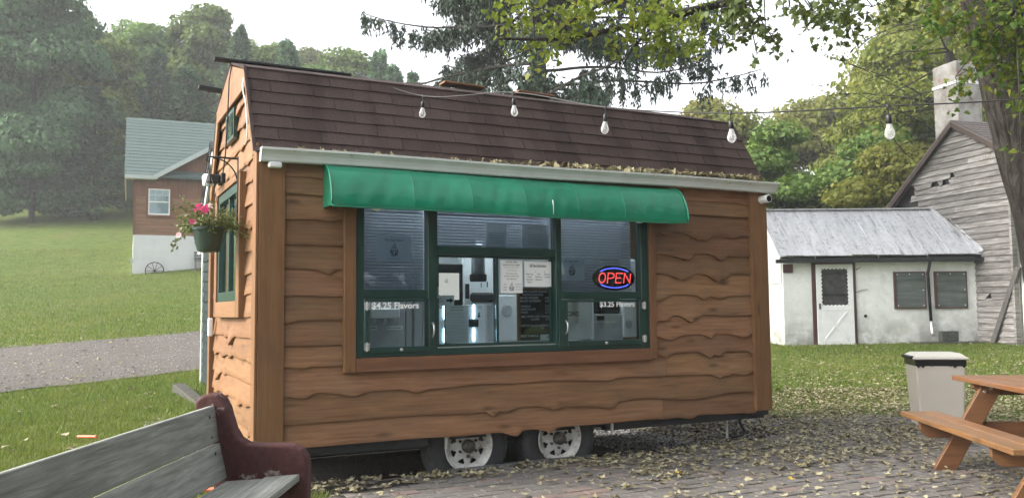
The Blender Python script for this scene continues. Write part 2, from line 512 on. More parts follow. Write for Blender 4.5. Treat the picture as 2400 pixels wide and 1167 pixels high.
def in_view(X, Y, m=0.02):
    return (np.abs(X) < (0.5976 + m) * Y) & (Y > 5.75)
vis = in_view(cs[:, 0], cs[:, 1])
near = cs[vis & (cs[:, 1] < 9) & ~((cs[:, 0] < -1.0) & (cs[:, 1] < 6.3))]
order = np.argsort(near[:, 1])
near = near[order]
first = near[:300]
fset = {(round(a, 4), round(b, 4)) for a, b in first}
bmesh_brick = MB().box(-bl / 2 + gap, bl / 2 - gap, -bw / 2 + gap, bw / 2 - gap, -.02, .028)
bme = None
for X, Y in first:
    if bme is None:
        o = bmesh_brick.build('brick', M['paver'], patio, bevel=.004)
        bme = o
    else:
        o = bme.copy(); COL.objects.link(o)
    o.location = (X, Y, pr.uniform(-.004, .004))
    o.rotation_euler = (pr.uniform(-.012, .012), pr.uniform(-.012, .012), YAW + pr.uniform(-.02, .02))
base = np.array([(sx * (bl / 2 - gap), sy * (bw / 2 - gap), z) for z in (-.01, .024, .028) for sx, sy in ((-1, -1), (1, -1), (1, 1), (-1, 1))])
base[8:, 0] -= np.sign(base[8:, 0]) * .004; base[8:, 1] -= np.sign(base[8:, 1]) * .004
bf = np.array([[0, 1, 5, 4], [1, 2, 6, 5], [2, 3, 7, 6], [3, 0, 4, 7], [4, 5, 9, 8], [5, 6, 10, 9], [6, 7, 11, 10], [7, 4, 8, 11], [8, 9, 10, 11]])
rest = np.array([p for p in cs if (round(p[0], 4), round(p[1], 4)) not in fset and p[1] > 3.0])
VV, FF = [], []
for i, (X, Y) in enumerate(rest):
    a = YAW + pr.uniform(-.02, .02); ca, sa = math.cos(a), math.sin(a)
    b = base.copy()
    VV.append(np.stack([X + b[:, 0] * ca - b[:, 1] * sa, Y + b[:, 0] * sa + b[:, 1] * ca, b[:, 2] + pr.uniform(-.004, .004) + b[:, 0] * pr.uniform(-.012, .012)], -1))
    FF.append(bf + 12 * i)
me = np_mesh('paver_field', np.concatenate(VV), np.concatenate(FF)); me.materials.append(M['paver_far'])
tag(link('paver_field', me, patio), kind='stuff')

# ------------------------------------------------------------------ the concession trailer
TL, TW = 4.828, 2.42
trailer = thing('concession_trailer', 'brown wooden barn-roofed snack trailer with green awning standing on white spoked wheels', 'food trailer', (TX, TY, TZ), YAW)

def wave(s, seed, amp, ndip, depth, span):
    r = random.Random(seed)
    z = np.zeros_like(s)
    for _ in range(3):
        z += amp * r.uniform(.3, 1) * np.sin(s * r.uniform(2.0, 9.0) + r.uniform(0, 6.3))
    dip = np.zeros_like(s)
    for _ in range(ndip):
        c0 = r.uniform(span[0], span[1]); w = r.uniform(.03, .09); d = depth * r.uniform(.4, 1.0)
        lw, rw = w * r.uniform(.8, 2.4), w * r.uniform(.5, 1.2)
        g = np.where(s < c0, np.exp(-((s - c0) / lw) ** 2), np.exp(-((s - c0) / rw) ** 2))
        dip += d * g
    return z - dip, dip
def live_board(name, s0, s1, zt, zb, seed, m, parent, side=False, amp=.007, ndip=2, depth=.035, off=0.0, ends=None):
    n = max(6, int((s1 - s0) / .022))
    s = np.linspace(s0, s1, n)
    dz, dip = wave(s, seed, amp, ndip, depth, (s0, s1))
    zb_ = zb + dz
    r = random.Random(seed + 1)
    tilt = r.uniform(-.003, .003)
    rows = [(0.004, np.full(n, zt)), (0.013, zt + (zb_ - zt) * .45), (0.022, zt + (zb_ - zt) * .80), (0.026, zb_ + .012), (0.023, zb_ + .001), (0.008, zb_)]
    V = []
    for j, (o_, z) in enumerate(rows):
        o2 = o_ + off + tilt + (dip * .35 if j in (2, 3, 4) else 0)
        for i in range(n):
            oo = o2[i] if hasattr(o2, '__len__') else o2
            ss = s[i]
            if ends is not None:
                lo, hi = ends(z[i]); ss = min(max(ss, lo), hi)
            V.append((-oo, ss, z[i]) if side else (ss, -oo, z[i]))
    mb = MB(); F = []
    for j in range(len(rows) - 1):
        for i in range(n - 1):
            a = j * n + i; F.append((a, a + 1, a + n + 1, a + n))
    k = len(rows)
    F.append(tuple(j * n for j in range(k))); F.append(tuple(j * n + n - 1 for j in range(k - 1, -1, -1)))
    mb.add(V, F)
    o = mb.build(name, m, parent, smooth=False)
    auto_smooth(o, 38)
    return o
ROWS = [2.12, 1.97, 1.84, 1.652, 1.462, 1.28, 1.08, .895, .715, .55, .352, .14, -.045]
for i in range(1, 13):
    zt, zb = ROWS[i - 1] + .03, ROWS[i]
    if i <= 2:
        live_board('siding_board', .15, 4.665, zt, zb, 100 + i, M['siding'], trailer, amp=.006, ndip=4, depth=.03)
    elif i <= 9:
        live_board('siding_board', .15, .63, zt, zb, 200 + i, M['siding'], trailer, amp=.005, ndip=1 if i % 2 else 0, depth=.035)
        live_board('siding_board', 3.46, 4.665, zt, zb, 340 + i, M['siding'], trailer, amp=.009, ndip=4, depth=.055)
    elif i == 10:
        live_board('siding_board', .15, 3.62, zt, zb, 410, M['siding'], trailer, amp=.008, ndip=4, depth=.04)
        live_board('siding_board', 3.622, 4.665, zt, zb - .012, 411, M['siding'], trailer, amp=.008, ndip=3, depth=.03)
    elif i == 11:
        live_board('siding_board', .15, 4.665, zt, zb, 421, M['siding'], trailer, amp=.009, ndip=5, depth=.04)
    else:
        live_board('siding_board', .15, 3.58, zt, zb + .006, 437, M['siding'], trailer, amp=.004, ndip=3, depth=.05)
        live_board('siding_board', 3.583, 4.665, zt, zb + .01, 439, M['siding'], trailer, amp=.007, ndip=2, depth=.03)
# wall behind the siding, with the serving window left open, floor, ceiling, interior lining
mb = MB()
mb.box(.02, .66, .002, .05, -.02, 2.2); mb.box(3.45, 4.80, .002, .05, -.02, 2.2)
mb.box(.66, 3.45, .002, .05, -.02, .58); mb.box(.66, 3.45, .002, .05, 1.86, 2.2)
mb.build('front_wall', M['interior'], trailer)
def gable_poly(e=0.0):
    return [(0 + e, 0), (TW - e, 0), (TW - e, 2.15), (TW - .40 - e, 2.86 - e), (TW / 2, 3.10 - e), (.40 + e, 2.86 - e), (0 + e, 2.15)]
def roof_in(y):   # inside height of the gambrel
    y = min(y, TW - y)
    return 2.15 + (y / .40) * .71 if y < .40 else 2.86 + (y - .40) / (TW / 2 - .40) * .24
# left gable wall in pieces round its window (local y .72..1.86, z 1.06..2.03)
mb = MB()
mb.prism([(.03, 0), (TW - .03, 0), (TW - .03, 1.06), (.03, 1.06)], .003, .05, 'x')
mb.prism([(.03, 1.06), (.72, 1.06), (.72, 2.03), (.03, 2.03)], .003, .05, 'x')
mb.prism([(1.86, 1.06), (TW - .03, 1.06), (TW - .03, 2.03), (1.86, 2.03)], .003, .05, 'x')
mb.prism([(.03, 2.03), (TW - .03, 2.03), (TW - .03, 2.15), (TW - .42, 2.85), (TW / 2, 3.09), (.42, 2.85), (.03, 2.15)], .003, .05, 'x')
mb.build('gable_wall', M['interior'], trailer)
mb = MB(); mb.prism(gable_poly(.02), TL - .06, TL - .01, 'x'); mb.build('end_wall', M['siding_side'], trailer)
mb = MB(); mb.box(.02, TL - .03, TW - .05, TW - .005, 0, 2.15); mb.build('back_wall', M['interior'], trailer)
mb = MB(); mb.box(.06, TL - .07, .06, TW - .06, -.02, .02); mb.build('floor', M['appliance'], trailer)
mb = MB(); mb.box(.06, TL - .07, .06, TW - .06, 2.16, 2.19); mb.build('ceiling', M['interior'], trailer)
# corner posts
for (x0, x1) in ((-.035, .155), (4.655, TL + .012)):
    MB().box(x0, x1, -.052, .012, -.03, 2.14).build('corner_post', M['post_wood'], trailer, bevel=.004)
MB().box(-.058, -.037, -.050, .085, -.03, 2.2).build('corner_post', M['post_wood'], trailer, bevel=.003)
MB().box(-.058, -.003, TW - .10, TW + .02, -.03, 2.2).build('corner_post', M['post_wood'], trailer, bevel=.003)
MB().box(TL + .013, TL + .034, -.05, .10, -.03, 2.14).build('corner_post', M['post_wood'], trailer, bevel=.003)
# gable siding
def gable_ends(z):
    if z < 2.15: return .06, TW - .06
    if z < 2.86:
        e = (z - 2.15) / .71 * .40; return e + .03, TW - e - .03
    e = .40 + (z - 2.86) / .24 * (TW / 2 - .40); return e, TW - e
GR = [3.02, 2.86, 2.68, 2.50, 2.32, 2.14, 1.98, 1.80, 1.62, 1.44, 1.26, 1.10, .93, .76, .59, .42, .25, .08, -.04]
for i in range(1, len(GR)):
    zt, zb = GR[i - 1] + .03, GR[i]
    lo, hi = gable_ends((zt + zb) / 2)
    kw = dict(side=True, amp=.006, ndip=4, depth=.045)
    if zb > 2.02 or zt < 1.09:
        live_board('siding_board', lo, hi, zt, zb, 600 + i, M['siding_side'], trailer, ends=gable_ends, **kw)
    else:
        kw['ndip'] = 1; kw['depth'] = .02
        live_board('siding_board', lo, .72, zt, zb, 640 + i, M['siding_side'], trailer, **kw)
        live_board('siding_board', 1.86, hi, zt, zb, 680 + i, M['siding_side'], trailer, **kw)
# gable rake boards and the plain panel under the peak
for a, b in (((.02, 2.13), (.42, 2.85)), ((TW - .02, 2.13), (TW - .42, 2.85))):
    s = 1 if a[0] < 1 else -1
    MB().prism([(a[0] - .01 * s, a[1]), (b[0] - .01 * s, b[1]), (b[0] + .11 * s, b[1]), (a[0] + .11 * s, a[1])], -.060, -.038, 'x').build('rake_board', M['trim_y'], trailer, bevel=.003)
MB().prism([(.41, 2.74), (TW - .41, 2.74), (TW - .41, 2.86), (TW / 2, 3.10), (.41, 2.86)], -.063, -.040, 'x').build('peak_panel', M['trim_y'], trailer, bevel=.003)
# small gable window, two panes with a green bar
gw = MB().prism([(1.02, 2.44), (1.46, 2.44), (1.46, 2.70), (1.02, 2.70)], -.058, -.02, 'x').build('gable_window', M['green_paint'], trailer)
for a in (1.05, 1.255):
    MB().prism([(a, 2.47), (a + .175, 2.47), (a + .175, 2.67), (a, 2.67)], -.0605, -.0585, 'x').build('pane', M['dark_glass'], gw)
# side window: wood casing, green frame, glass, dark sash
cas = [((.60, .92), (.735, 2.09)), ((1.845, .92), (1.97, 2.09))]
for (a, b), (c_, d) in cas:
    MB().box(-.070, -.005, a, c_, b, d).build('window_casing', M['post_wood'], trailer, bevel=.004)
MB().box(-.072, -.005, .735, 1.845, .92, 1.055).build('window_casing', M['trim_y'], trailer, bevel=.004)
MB().box(-.072, -.005, .735, 1.845, 2.03, 2.09).build('window_casing', M['trim_y'], trailer, bevel=.004)
mb = MB(); mb.box(-.055, .03, .737, .80, 1.057, 2.028); mb.box(-.055, .03, 1.78, 1.843, 1.057, 2.028)
mb.box(-.055, .03, .80, 1.78, 1.057, 1.14); mb.box(-.055, .03, .80, 1.78, 1.95, 2.028); mb.box(-.045, .02, 1.27, 1.32, 1.14, 1.95)
mb.build('side_window_frame', M['green_paint'], trailer, bevel=.003)
for a, b in ((.80, 1.27), (1.32, 1.78)):
    MB().box(-.022, -.018, a, b, 1.14, 1.95).build('window_pane', M['dark_glass'], trailer)
# door-bell box, flood light with junction box, bracket, drop cable on the gable
db = MB().box(-.085, -.045, 2.17, 2.235, .74, .91).build('bell_box', M['white_paint'], trailer, bevel=.008, seg=2)
MB().box(-.089, -.085, 2.195, 2.21, .80, .83).build('button', M['zinc'], db)
fl = MB().box(-.10, -.06, 1.40, 1.60, 2.10, 2.19).build('flood_light', M['dark_steel'], trailer, bevel=.006)
mb = MB(); mb.box(-.20, -.10, 1.43, 1.57, 2.11, 2.18); mb.build('lamp_head', M['dark_steel'], fl, bevel=.01)
MB().lathe([(0.02, 0), (.05, .01), (.055, .09), (.04, .11), (0.001, .115)], 16, 'z', (-.17, 1.68, 2.10)).build('lamp_bulb', M['chalk'], fl, smooth=True)
mb = MB()
mb.box(-.079, -.071, .655, .685, 1.62, 2.21)
mb.tube([(-.075, .67, 2.195), (-.30, .67, 2.20)], .008, 8)
arc = [(-.075 - .19 * (1 - math.cos(a)), .67, 1.99 + .2 * math.sin(a)) for a in np.linspace(0, math.pi / 2, 10)]
mb.tube(arc, .006, 6)
mb.tube([(-.30, .67, 2.20), (-.315, .67, 2.195), (-.318, .67, 2.175), (-.305, .67, 2.16), (-.292, .67, 2.17)], .005, 6)
mb.build('plant_bracket', M['dark_steel'], trailer, smooth=True)
mb = MB()
cab = [(-.07, 1.10, 3.07), (-.085, 1.12, 2.95), (-.085, 1.18, 2.6), (-.08, 1.3, 2.35), (-.08, 1.42, 2.2), (-.08, 1.48, 2.15)]
mb.tube(cab, .006, 6); mb.build('drop_cable', M['black_plastic'], trailer, smooth=True)
mb = MB()
cw = [(-.075, .44, 2.80), (-.09, .40, 2.74), (-.085, .38, 2.66), (-.075, .35, 2.60), (-.08, .24, 2.42), (-.078, .22, 2.34), (-.07, .30, 2.28), (-.07, .38, 2.26)]
mb.tube(cw, .005, 6); mb.build('loose_cord', M['white_paint'], trailer, smooth=True)

# ---- roof
t = NT('brown_shingle')
c = t.coord('Object', (1, 1, 1), 17.0); c0 = t.coord('Object', (3.2, 0.4, 0.4))
k = t.ramp(t.noise(c, 90, 4, 0.7), [(0.25, (0.028, 0.019, 0.017)), (0.55, (0.060, 0.041, 0.037)), (0.8, (0.090, 0.065, 0.059))])
k = t.mix(k, t.ramp(t.noise(c0, 0.9, 4, 0.6), [(0.36, 0.52), (0.52, 1.0)]), 0.8, 'MULTIPLY')
M['shingle'] = t.done(t.vary(k, 0.13), 0.92, 0, t.bump(t.noise(c, 160, 3), 0.6, 0.006), 0.2)
E0, E1 = (-.062, 2.135), (.415, 2.885)
sl = math.hypot(E1[0] - E0[0], E1[1] - E0[1]); ux, uz = (E1[0] - E0[0]) / sl, (E1[1] - E0[1]) / sl
nxx, nzz = -uz, ux                                          # outward normal (y,z)
mb = MB()
mb.prism([E0, E1, (E1[0] + .012, E1[1] - .012), (E0[0] + .03, E0[1] - .005)], -.062, TL + .03, 'x'); mb.build('roof_deck', M['dark_steel'], trailer)
mb = MB()
mb.prism([(TW - E0[0], E0[1]), (TW - E1[0], E1[1]), (TW - E1[0] - .012, E1[1] - .012), (TW - E0[0] - .03, E0[1] - .005)], -.062, TL + .03, 'x')
mb.build('roof_deck', M['shingle'], trailer)
for s in (0, 1):
    y0, y1 = (E1[0] - .02, TW / 2) if s == 0 else (TW - E1[0] + .02, TW / 2)
    MB().prism([(y0, 2.883), (y1, 3.135), (y1, 3.115), (y0, 2.86)], -.065, TL + .03, 'x').build('roof_deck', M['shingle'], trailer)
NC = 7; ex = sl / NC
sr = random.Random(11)
for ci in range(NC):
    x = -.07 + (0 if ci % 2 == 0 else -.16) + sr.uniform(-.02, .02)
    while x < TL + .03:
        w = .33 + sr.uniform(-.006, .006)
        xa, xb = max(x + .003, -.07), min(x + w - .003, TL + .035)
        x += w
        if xb - xa < .03: continue
        d0 = ci * ex - .006; d1 = (ci + 1) * ex + .03 if ci < NC - 1 else sl + .004
        lo, hi = .013 + sr.uniform(-.001, .002), .004
        def P(xx, d, h): return (xx, E0[0] + ux * d + nxx * h, E0[1] + uz * d + nzz * h)
        dj = sr.uniform(-.004, .004)
        vs = [P(xa, d0 + dj, lo - .006), P(xb, d0 - dj, lo - .006), P(xb, d0 - dj, lo), P(xa, d0 + dj, lo), P(xa, d1, hi), P(xb, d1, hi)]
        MB().add(vs, [(0, 1, 2, 3), (3, 2, 5, 4), (0, 3, 4), (1, 5, 2)]).build('shingle', M['shingle'], trailer)
# ridge board sticking out past the gable, a back eave board, loose planks on the ridge
MB().bar((-.20, TW / 2 - .02, 3.140), (1.0, TW / 2 - .02, 3.136), .08, .022).build('ridge_board', M['dark_steel'], trailer, bevel=.003)
MB().bar((-.26, 1.75, 3.02), (.15, 1.75, 2.99), .09, .03).build('roof_plank', M['dark_steel'], trailer, bevel=.003)
for xa, xb, z in ((1.90, 2.33, 3.15), (2.70, 3.12, 3.145)):
    MB().bar((xa, TW / 2 - .05, z + .01), (xb, TW / 2 - .05, z), .15, .022).build('roof_plank', M['trim_x'], trailer, bevel=.004)
# drip trim at gable edge
MB().prism([(E0[0] - .016, E0[1]), (E1[0] - .016, E1[1] + .012), (E1[0] + .004, E1[1] + .014), (E0[0] + .004, E0[1])], -.085, -.064, 'x').build('drip_edge', M['shingle'], trailer)
# gutter
def gut(y, z): return (y, z)
gp = [(-.004, 2.158), (-.004, 2.062), (-.070, 2.058), (-.078, 2.066), (-.082, 2.085), (-.092, 2.110), (-.112, 2.135), (-.120, 2.140), (-.120, 2.156), (-.112, 2.158), (-.112, 2.146), (-.104, 2.138), (-.085, 2.110), (-.074, 2.068), (-.012, 2.070), (-.012, 2.158)]
mb = MB()
n = len(gp); xs = np.linspace(-.035, 4.935, 24)
vs = []
for i, x in enumerate(xs):
    dz = .030 * (x / TL) + .004 * math.sin(x * 2.1)
    vs += [(x, y - .036, z + dz) for y, z in gp]
fs = [tuple(range(n)), tuple(range(len(vs) - n, len(vs)))]
for i in range(len(xs) - 1):
    for j in range(n):
        fs.append((i * n + j, i * n + (j + 1) % n, (i + 1) * n + (j + 1) % n, (i + 1) * n + j))
mb.add(vs, fs)
# end caps
for x, dz in ((-.036, 0), (4.936, .030)):
    cp = [(-.004, 2.16), (-.004, 2.06), (-.07, 2.056), (-.082, 2.085), (-.12, 2.14), (-.12, 2.158)]
    mb.prism([(a - .036, b + dz) for a, b in cp], x - .002, x + .002, 'x')
g_o = mb.build('gutter', M['gutter'], trailer)
# fascia behind the gutter
MB().box(-.03, TL + .02, -.039, -.004, 2.10, 2.17).build('fascia', M['trim_x'], trailer)

# ---- awning
AX0, AX1 = .44, 3.70
ribs = [AX0, 1.08, 1.57, 2.05, 2.55, 3.02, AX1]
def aw(x, th):
    yy = -.045 - .245 * math.sin(th) ** .95; zz = 2.064 - .315 * (1 - math.cos(th))
    i = max(k for k in range(len(ribs)) if ribs[k] <= x + 1e-9)
    if i < len(ribs) - 1:
        f = (x - ribs[i]) / (ribs[i + 1] - ribs[i])
        sag = .009 * (abs(math.sin(math.pi * f)) ** .6) * math.sin(th) * (1.15 - .5 * math.cos(3 * th + i))
        rip = .004 * math.sin(22 * f + 5 * th + i * 2) * math.sin(th) * math.sin(math.pi * f)
        yy += sag + rip; zz -= sag * .35
    return (x, yy, zz + .006 * math.sin(x * 1.7))
xs = sorted(set(list(np.linspace(AX0, AX1, 110)) + ribs)); ths = np.linspace(0, math.pi / 2, 22)
vs = [aw(x, th) for x in xs for th in ths]
n = len(ths)
fs = [(i * n + j, i * n + j + 1, (i + 1) * n + j + 1, (i + 1) * n + j) for i in range(len(xs) - 1) for j in range(n - 1)]
b = len(vs)
vs += [(x, aw(x, math.pi / 2)[1] + .004, aw(x, math.pi / 2)[2] - .022) for x in xs]
fs += [(i * n + n - 1, b + i, b + i + 1, (i + 1) * n + n - 1) for i in range(len(xs) - 1)]
awn = MB().add(vs, fs).build('awning', M['awning'], trailer, smooth=True)
sd = awn.modifiers.new('t', 'SOLIDIFY'); sd.thickness = .003
for x in (AX0, AX1):
    pts = [aw(x, th) for th in ths] + [(x, -.285, 1.742), (x, -.012, 1.745), (x, -.012, 2.06)]
    dx = .004 if x < 1 else -.004
    MB().prism([(p[1] + .003, p[2]) for p in pts], x + dx, x + dx * 1.6, 'x').build('end_cap', M['awning'], awn)
    MB().tube([aw(x, th) for th in ths], .008, 6).build('piping', M['awning'], awn, smooth=True)
for x in ribs[1:-1]:
    MB().tube([(x, aw(x, th)[1] - .001, aw(x, th)[2]) for th in ths], .0022, 5).build('seam', M['awning'], awn, smooth=True)
MB().tube([(x, aw(x, math.pi / 2)[1] - .001, aw(x, math.pi / 2)[2] - .020) for x in np.linspace(AX0, AX1, 60)], .006, 6).build('hem', M['awning'], awn, smooth=True)
MB().tube([aw(2.305, th) for th in np.linspace(1.15, 1.56, 8)], [.002, .006, .005, .003, .003, .002, .002, .001], 6).build('bird_dropping', M['chalk'], awn, smooth=True)
for x in (.83, 3.27):
    MB().lathe([(.001, .07), (.03, .068), (.042, .045), (.04, .01), (.028, -.015), (.001, -.02)], 18, 'z', (x, -.14, 1.745)).build('under_light', M['chalk'], trailer, smooth=True)
MB().box(.02, .115, -.125, -.055, 2.015, 2.058).build('wall_speaker', M['white_paint'], trailer, bevel=.012, seg=2)
# security camera at the right corner
sc_ = MB().lathe([(.001, .12), (.035, .12), (.038, .11), (.038, 0), (.032, -.003)], 20, 'y', (4.79, -.16, 2.02)).build('security_camera', M['white_paint'], trailer, smooth=True)
MB().lathe([(.031, -.160), (.029, -.156), (.001, -.155)], 20, 'y', (4.79, -.001, 2.02)).build('lens', M['black_plastic'], sc_)
MB().box(4.78, 4.80, -.075, -.05, 1.98, 2.05).build('mount', M['white_paint'], sc_)
# ---- underbody
for xa, xb in ((.12, 1.30), (2.98, TL - .02)):
    MB().box(xa, xb, .012, .10, -.105, -.035).build('frame_rail', M['dark_steel'], trailer)
MB().box(1.30, 2.98, .34, .42, -.115, -.035).build('frame_rail', M['dark_steel'], trailer)
MB().box(.05, TL - .02, TW - .12, TW - .03, -.115, -.035).build('frame_rail', M['dark_steel'], trailer)
MB().box(.06, TL - .03, .12, TW - .12, -.085, -.03).build('floor_pan', M['black_plastic'], trailer)
MB().box(4.62, TL - .005, -.03, .012, -.075, -.032).build('frame_rail', M['dark_steel'], trailer)
MB().box(.02, 3.5, TW - .02, TW - .002, -.52, -.036).build('added_back_skirt', M['black_plastic'], trailer)  # unseen skirt, added to keep backlight from under the trailer
for x in (1.86, 2.72):
    MB().tube([(x, .2, -.15), (x, TW - .2, -.15)], .035, 10).build('axle', M['dark_steel'], trailer)
tl = MB().box(TL + .02, TL + .045, .02, .07, .03, .10).build('tail_light', None or flat('red_lens', (0.35, 0.01, 0.012), 0.2), trailer, bevel=.006)
mb = MB()
mb.tube([(4.43, .12, -.06), (4.43, .12, -.29)], .012, 8)
mb.build('stabiliser_leg', M['zinc'], trailer)
mb = MB()
mb.tube([(4.575, .12, -.06), (4.60, .12, -.16), (4.65, .12, -.24), (4.63, .12, -.275), (4.48, .12, -.285)], .014, 8)
mb.build('step_rail', M['dark_steel'], trailer, smooth=True)
for x in (1.44, 3.02):
    MB().box(x, x + .02, -.008, .012, -.14, -.04).build('hanger_strap', M['zinc'], trailer)
# wheels
def wheel(x):
    wc = (x, .0, -.150)
    R0 = .365
    y0, y1 = .10, .30
    rim_m = M['rim']
    w = link('wheel', None, trailer)
    ty = [(.205, y0 + .012), (.222, y0 + .002), (.27, y0 - .012), (.325, y0 - .008), (.352, y0 + .012), (R0, y0 + .04), (R0, y1 - .04), (.345, y1 - .01), (.27, y1), (.205, y1 - .02)]
    to = MB().lathe(ty, 56, 'y', wc).build('tyre', M['rubber'], w, smooth=True)
    tr = MB()
    for k in range(56):
        a = 2 * math.pi * k / 56
        ca, sa = math.cos(a), math.sin(a)
        p = (wc[0] + ca * (R0 - .012), y0 + .012, wc[2] + sa * (R0 - .012)); q = (wc[0] + ca * R0, y0 + .07, wc[2] + sa * R0)
        tr.bar(p, q, .020, .012, up=(ca, 0, sa))
    tr.build('tread', M['rubber'], w)
    # rim: polar grid with eight openings
    prof = [(.215, y0 - .004), (.208, y0 - .012), (.200, y0 - .006), (.192, y0 + .010), (.184, y0 + .020), (.172, y0 + .024), (.166, y0 + .034), (.150, y0 + .036), (.140, y0 + .034), (.130, y0 + .032), (.118, y0 + .030), (.108, y0 + .028), (.095, y0 + .030), (.06, y0 + .024), (.04, y0 + .024)]
    n = 96; mb = MB(); vs = []
    for r_, h in prof:
        for k in range(n):
            a = 2 * math.pi * k / n
            vs.append((wc[0] + r_ * math.cos(a), h, wc[2] + r_ * math.sin(a)))
    fs = []
    for i in range(len(prof) - 1):
        rm = (prof[i][0] + prof[i + 1][0]) / 2
        for k in range(n):
            ph = ((k + .5) % 12) - 6
            if .106 < rm < .152:
                half = 3.2 if rm > .14 else 2.6 if rm > .125 else 1.6 if rm > .115 else 1.1
                if abs(ph) < half: continue
            k2 = (k + 1) % n
            fs.append((i * n + k, i * n + k2, (i + 1) * n + k2, (i + 1) * n + k))
    mb.add(vs, fs); o = mb.build('rim', rim_m, w, smooth=True)
    sd = o.modifiers.new('t', 'SOLIDIFY'); sd.thickness = .005
    MB().lathe([(.21, y0 + .07), (.001, y0 + .071)], 40, 'y', wc).build('brake_drum', M['black_plastic'], w)
    MB().lathe([(.056, y0 + .03), (.054, y0 - .015), (.05, y0 - .022), (.036, y0 - .024), (.034, y0 - .055), (.030, y0 - .06), (.001, y0 - .061)], 24, 'y', wc).build('hub_cap', M['hub'], w, smooth=True)
    for k in range(6):
        a = 2 * math.pi * (k + .5) / 6
        MB().lathe([(.012, y0 + .03), (.012, y0 + .008), (.006, y0 + .004), (.001, y0 + .004)], 6, 'y', (wc[0] + .082 * math.cos(a), 0, wc[2] + .082 * math.sin(a))).build('lug_nut', M['hub'], w)
t = NT('white_rim')
c = t.coord('Object', (1, 1, 1), 11)
k = t.ramp(t.noise(c, 9, 6, 0.7), [(0.34, (0.16, 0.10, 0.06)), (0.42, (0.52, 0.51, 0.47)), (0.6, (0.66, 0.67, 0.65))])
M['rim'] = t.done(k, 0.4, 0, None, 0.5)
M['hub'] = flat('rusty_hub', (0.085, 0.075, 0.065), 0.6, 0.4, 0.4, 12, 0.1)
wheel(1.695); wheel(2.555)
# black pipe lying along the bed edge in front of the wheels
p0, p1 = T(1.50, .03, 0), T(2.86, .06, 0)
pipe = MB().tube([(p0[0], p0[1], .03), ((p0[0] + p1[0]) / 2, (p0[1] + p1[1]) / 2, .034), (p1[0], p1[1], .03)], .026, 10).build('drain_pipe', flat('grey_pvc', (0.06, 0.062, 0.065), 0.45), smooth=True)
tag(pipe, 'grey pipe lying on the ground in front of the trailer wheels', 'pipe')
# ------------------------------------------------------------------ lettering
FONT_CACHE = {}
def text_mb(mb, body, x, z, h=None, w=None, y=0.0, align='C', bold=0.0, shear=0.0, spacing=1.0):
    """flat letters in the x-z plane at depth y; h = cap height, w = total width; (x,z) = middle/left of the baseline"""
    cu = bpy.data.curves.new('txt', 'FONT'); cu.body = body; cu.size = 1.0; cu.offset = bold; cu.resolution_u = 2
    cu.shear = shear; cu.space_character = spacing
    ob = bpy.data.objects.new('txt', cu); COL.objects.link(ob)
    me = bpy.data.meshes.new_from_object(ob.evaluated_get(bpy.context.evaluated_depsgraph_get()))
    co = np.array([v.co[:] for v in me.vertices]) if len(me.vertices) else np.zeros((0, 3))
    fs = [tuple(p.vertices) for p in me.polygons]
    bpy.data.objects.remove(ob); bpy.data.curves.remove(cu); bpy.data.meshes.remove(me)
    if not len(co): return
    x0, x1 = co[:, 0].min(), co[:, 0].max()
    sz = (h / 0.70) if h else 1.0
    sx = (w / (x1 - x0)) if w else sz
    if not h: sz = sx
    px = (co[:, 0] - x0) * sx
    tw = (x1 - x0) * sx
    px = px - (tw / 2 if align == 'C' else tw if align == 'R' else 0)
    mb.add([(x + a, y, z + b * sz) for a, b in zip(px, co[:, 1])], fs)

def sheet(name, label, cat, x0, x1, z0, z1, y, m=None, tilt=0.0, group=None):
    """a flat paper or panel hanging behind the serving window; returns its root (origin at its lower middle)"""
    m = m or M['paper']
    cx = (x0 + x1) / 2
    o = MB().box(-(x1 - x0) / 2, (x1 - x0) / 2, 0, .0012, 0, z1 - z0).build(name, m)
    o.location = T(cx, y, z0); o.rotation_euler = (0, tilt, YAW)
    tag(o, label, cat, group)
    return o

# ------------------------------------------------------------------ serving window
for (x0, x1, z0, z1, mm) in ((.600, .693, .497, 1.875, 'post_wood'), (3.424, 3.494, .512, 1.875, 'post_wood'), (.695, 3.422, .499, .606, 'trim_x'), (.695, 3.422, 1.862, 1.93, 'trim_x')):
    MB().box(x0, x1, -.062, .004, z0, z1).build('window_casing', M[mm], trailer, bevel=.004)
GZ0, GZ1 = .608, 1.860
mb = MB()
F0, F1 = -.048, .045
mb.box(.695, .758, F0, F1, GZ0, GZ1); mb.box(3.342, 3.422, F0, F1, GZ0, GZ1)
mb.box(.758, 3.342, F0, F1, GZ0, .662); mb.box(.758, 3.342, F0, F1, 1.822, GZ1)
mb.box(1.285, 1.365, F0, F1, .662, 1.822); mb.box(2.455, 2.512, F0, F1, .662, 1.822)
mb.box(.758, 1.285, F0 + .004, F1, 1.058, 1.127); mb.box(2.512, 3.342, F0 + .004, F1, 1.050, 1.115)
mb.box(1.365, 2.455, F0 + .004, F1, 1.411, 1.478)
wf = mb.build('serving_window_frame', M['green_paint'], trailer, bevel=.004)
# fixed upper panes
for x0, x1, z0, z1 in ((.758, 1.285, 1.127, 1.822), (2.512, 3.342, 1.115, 1.822), (1.365, 2.455, 1.478, 1.822)):
    MB().box(x0, x1, .008, .012, z0, z1).build('window_pane', M['dark_glass'], trailer)
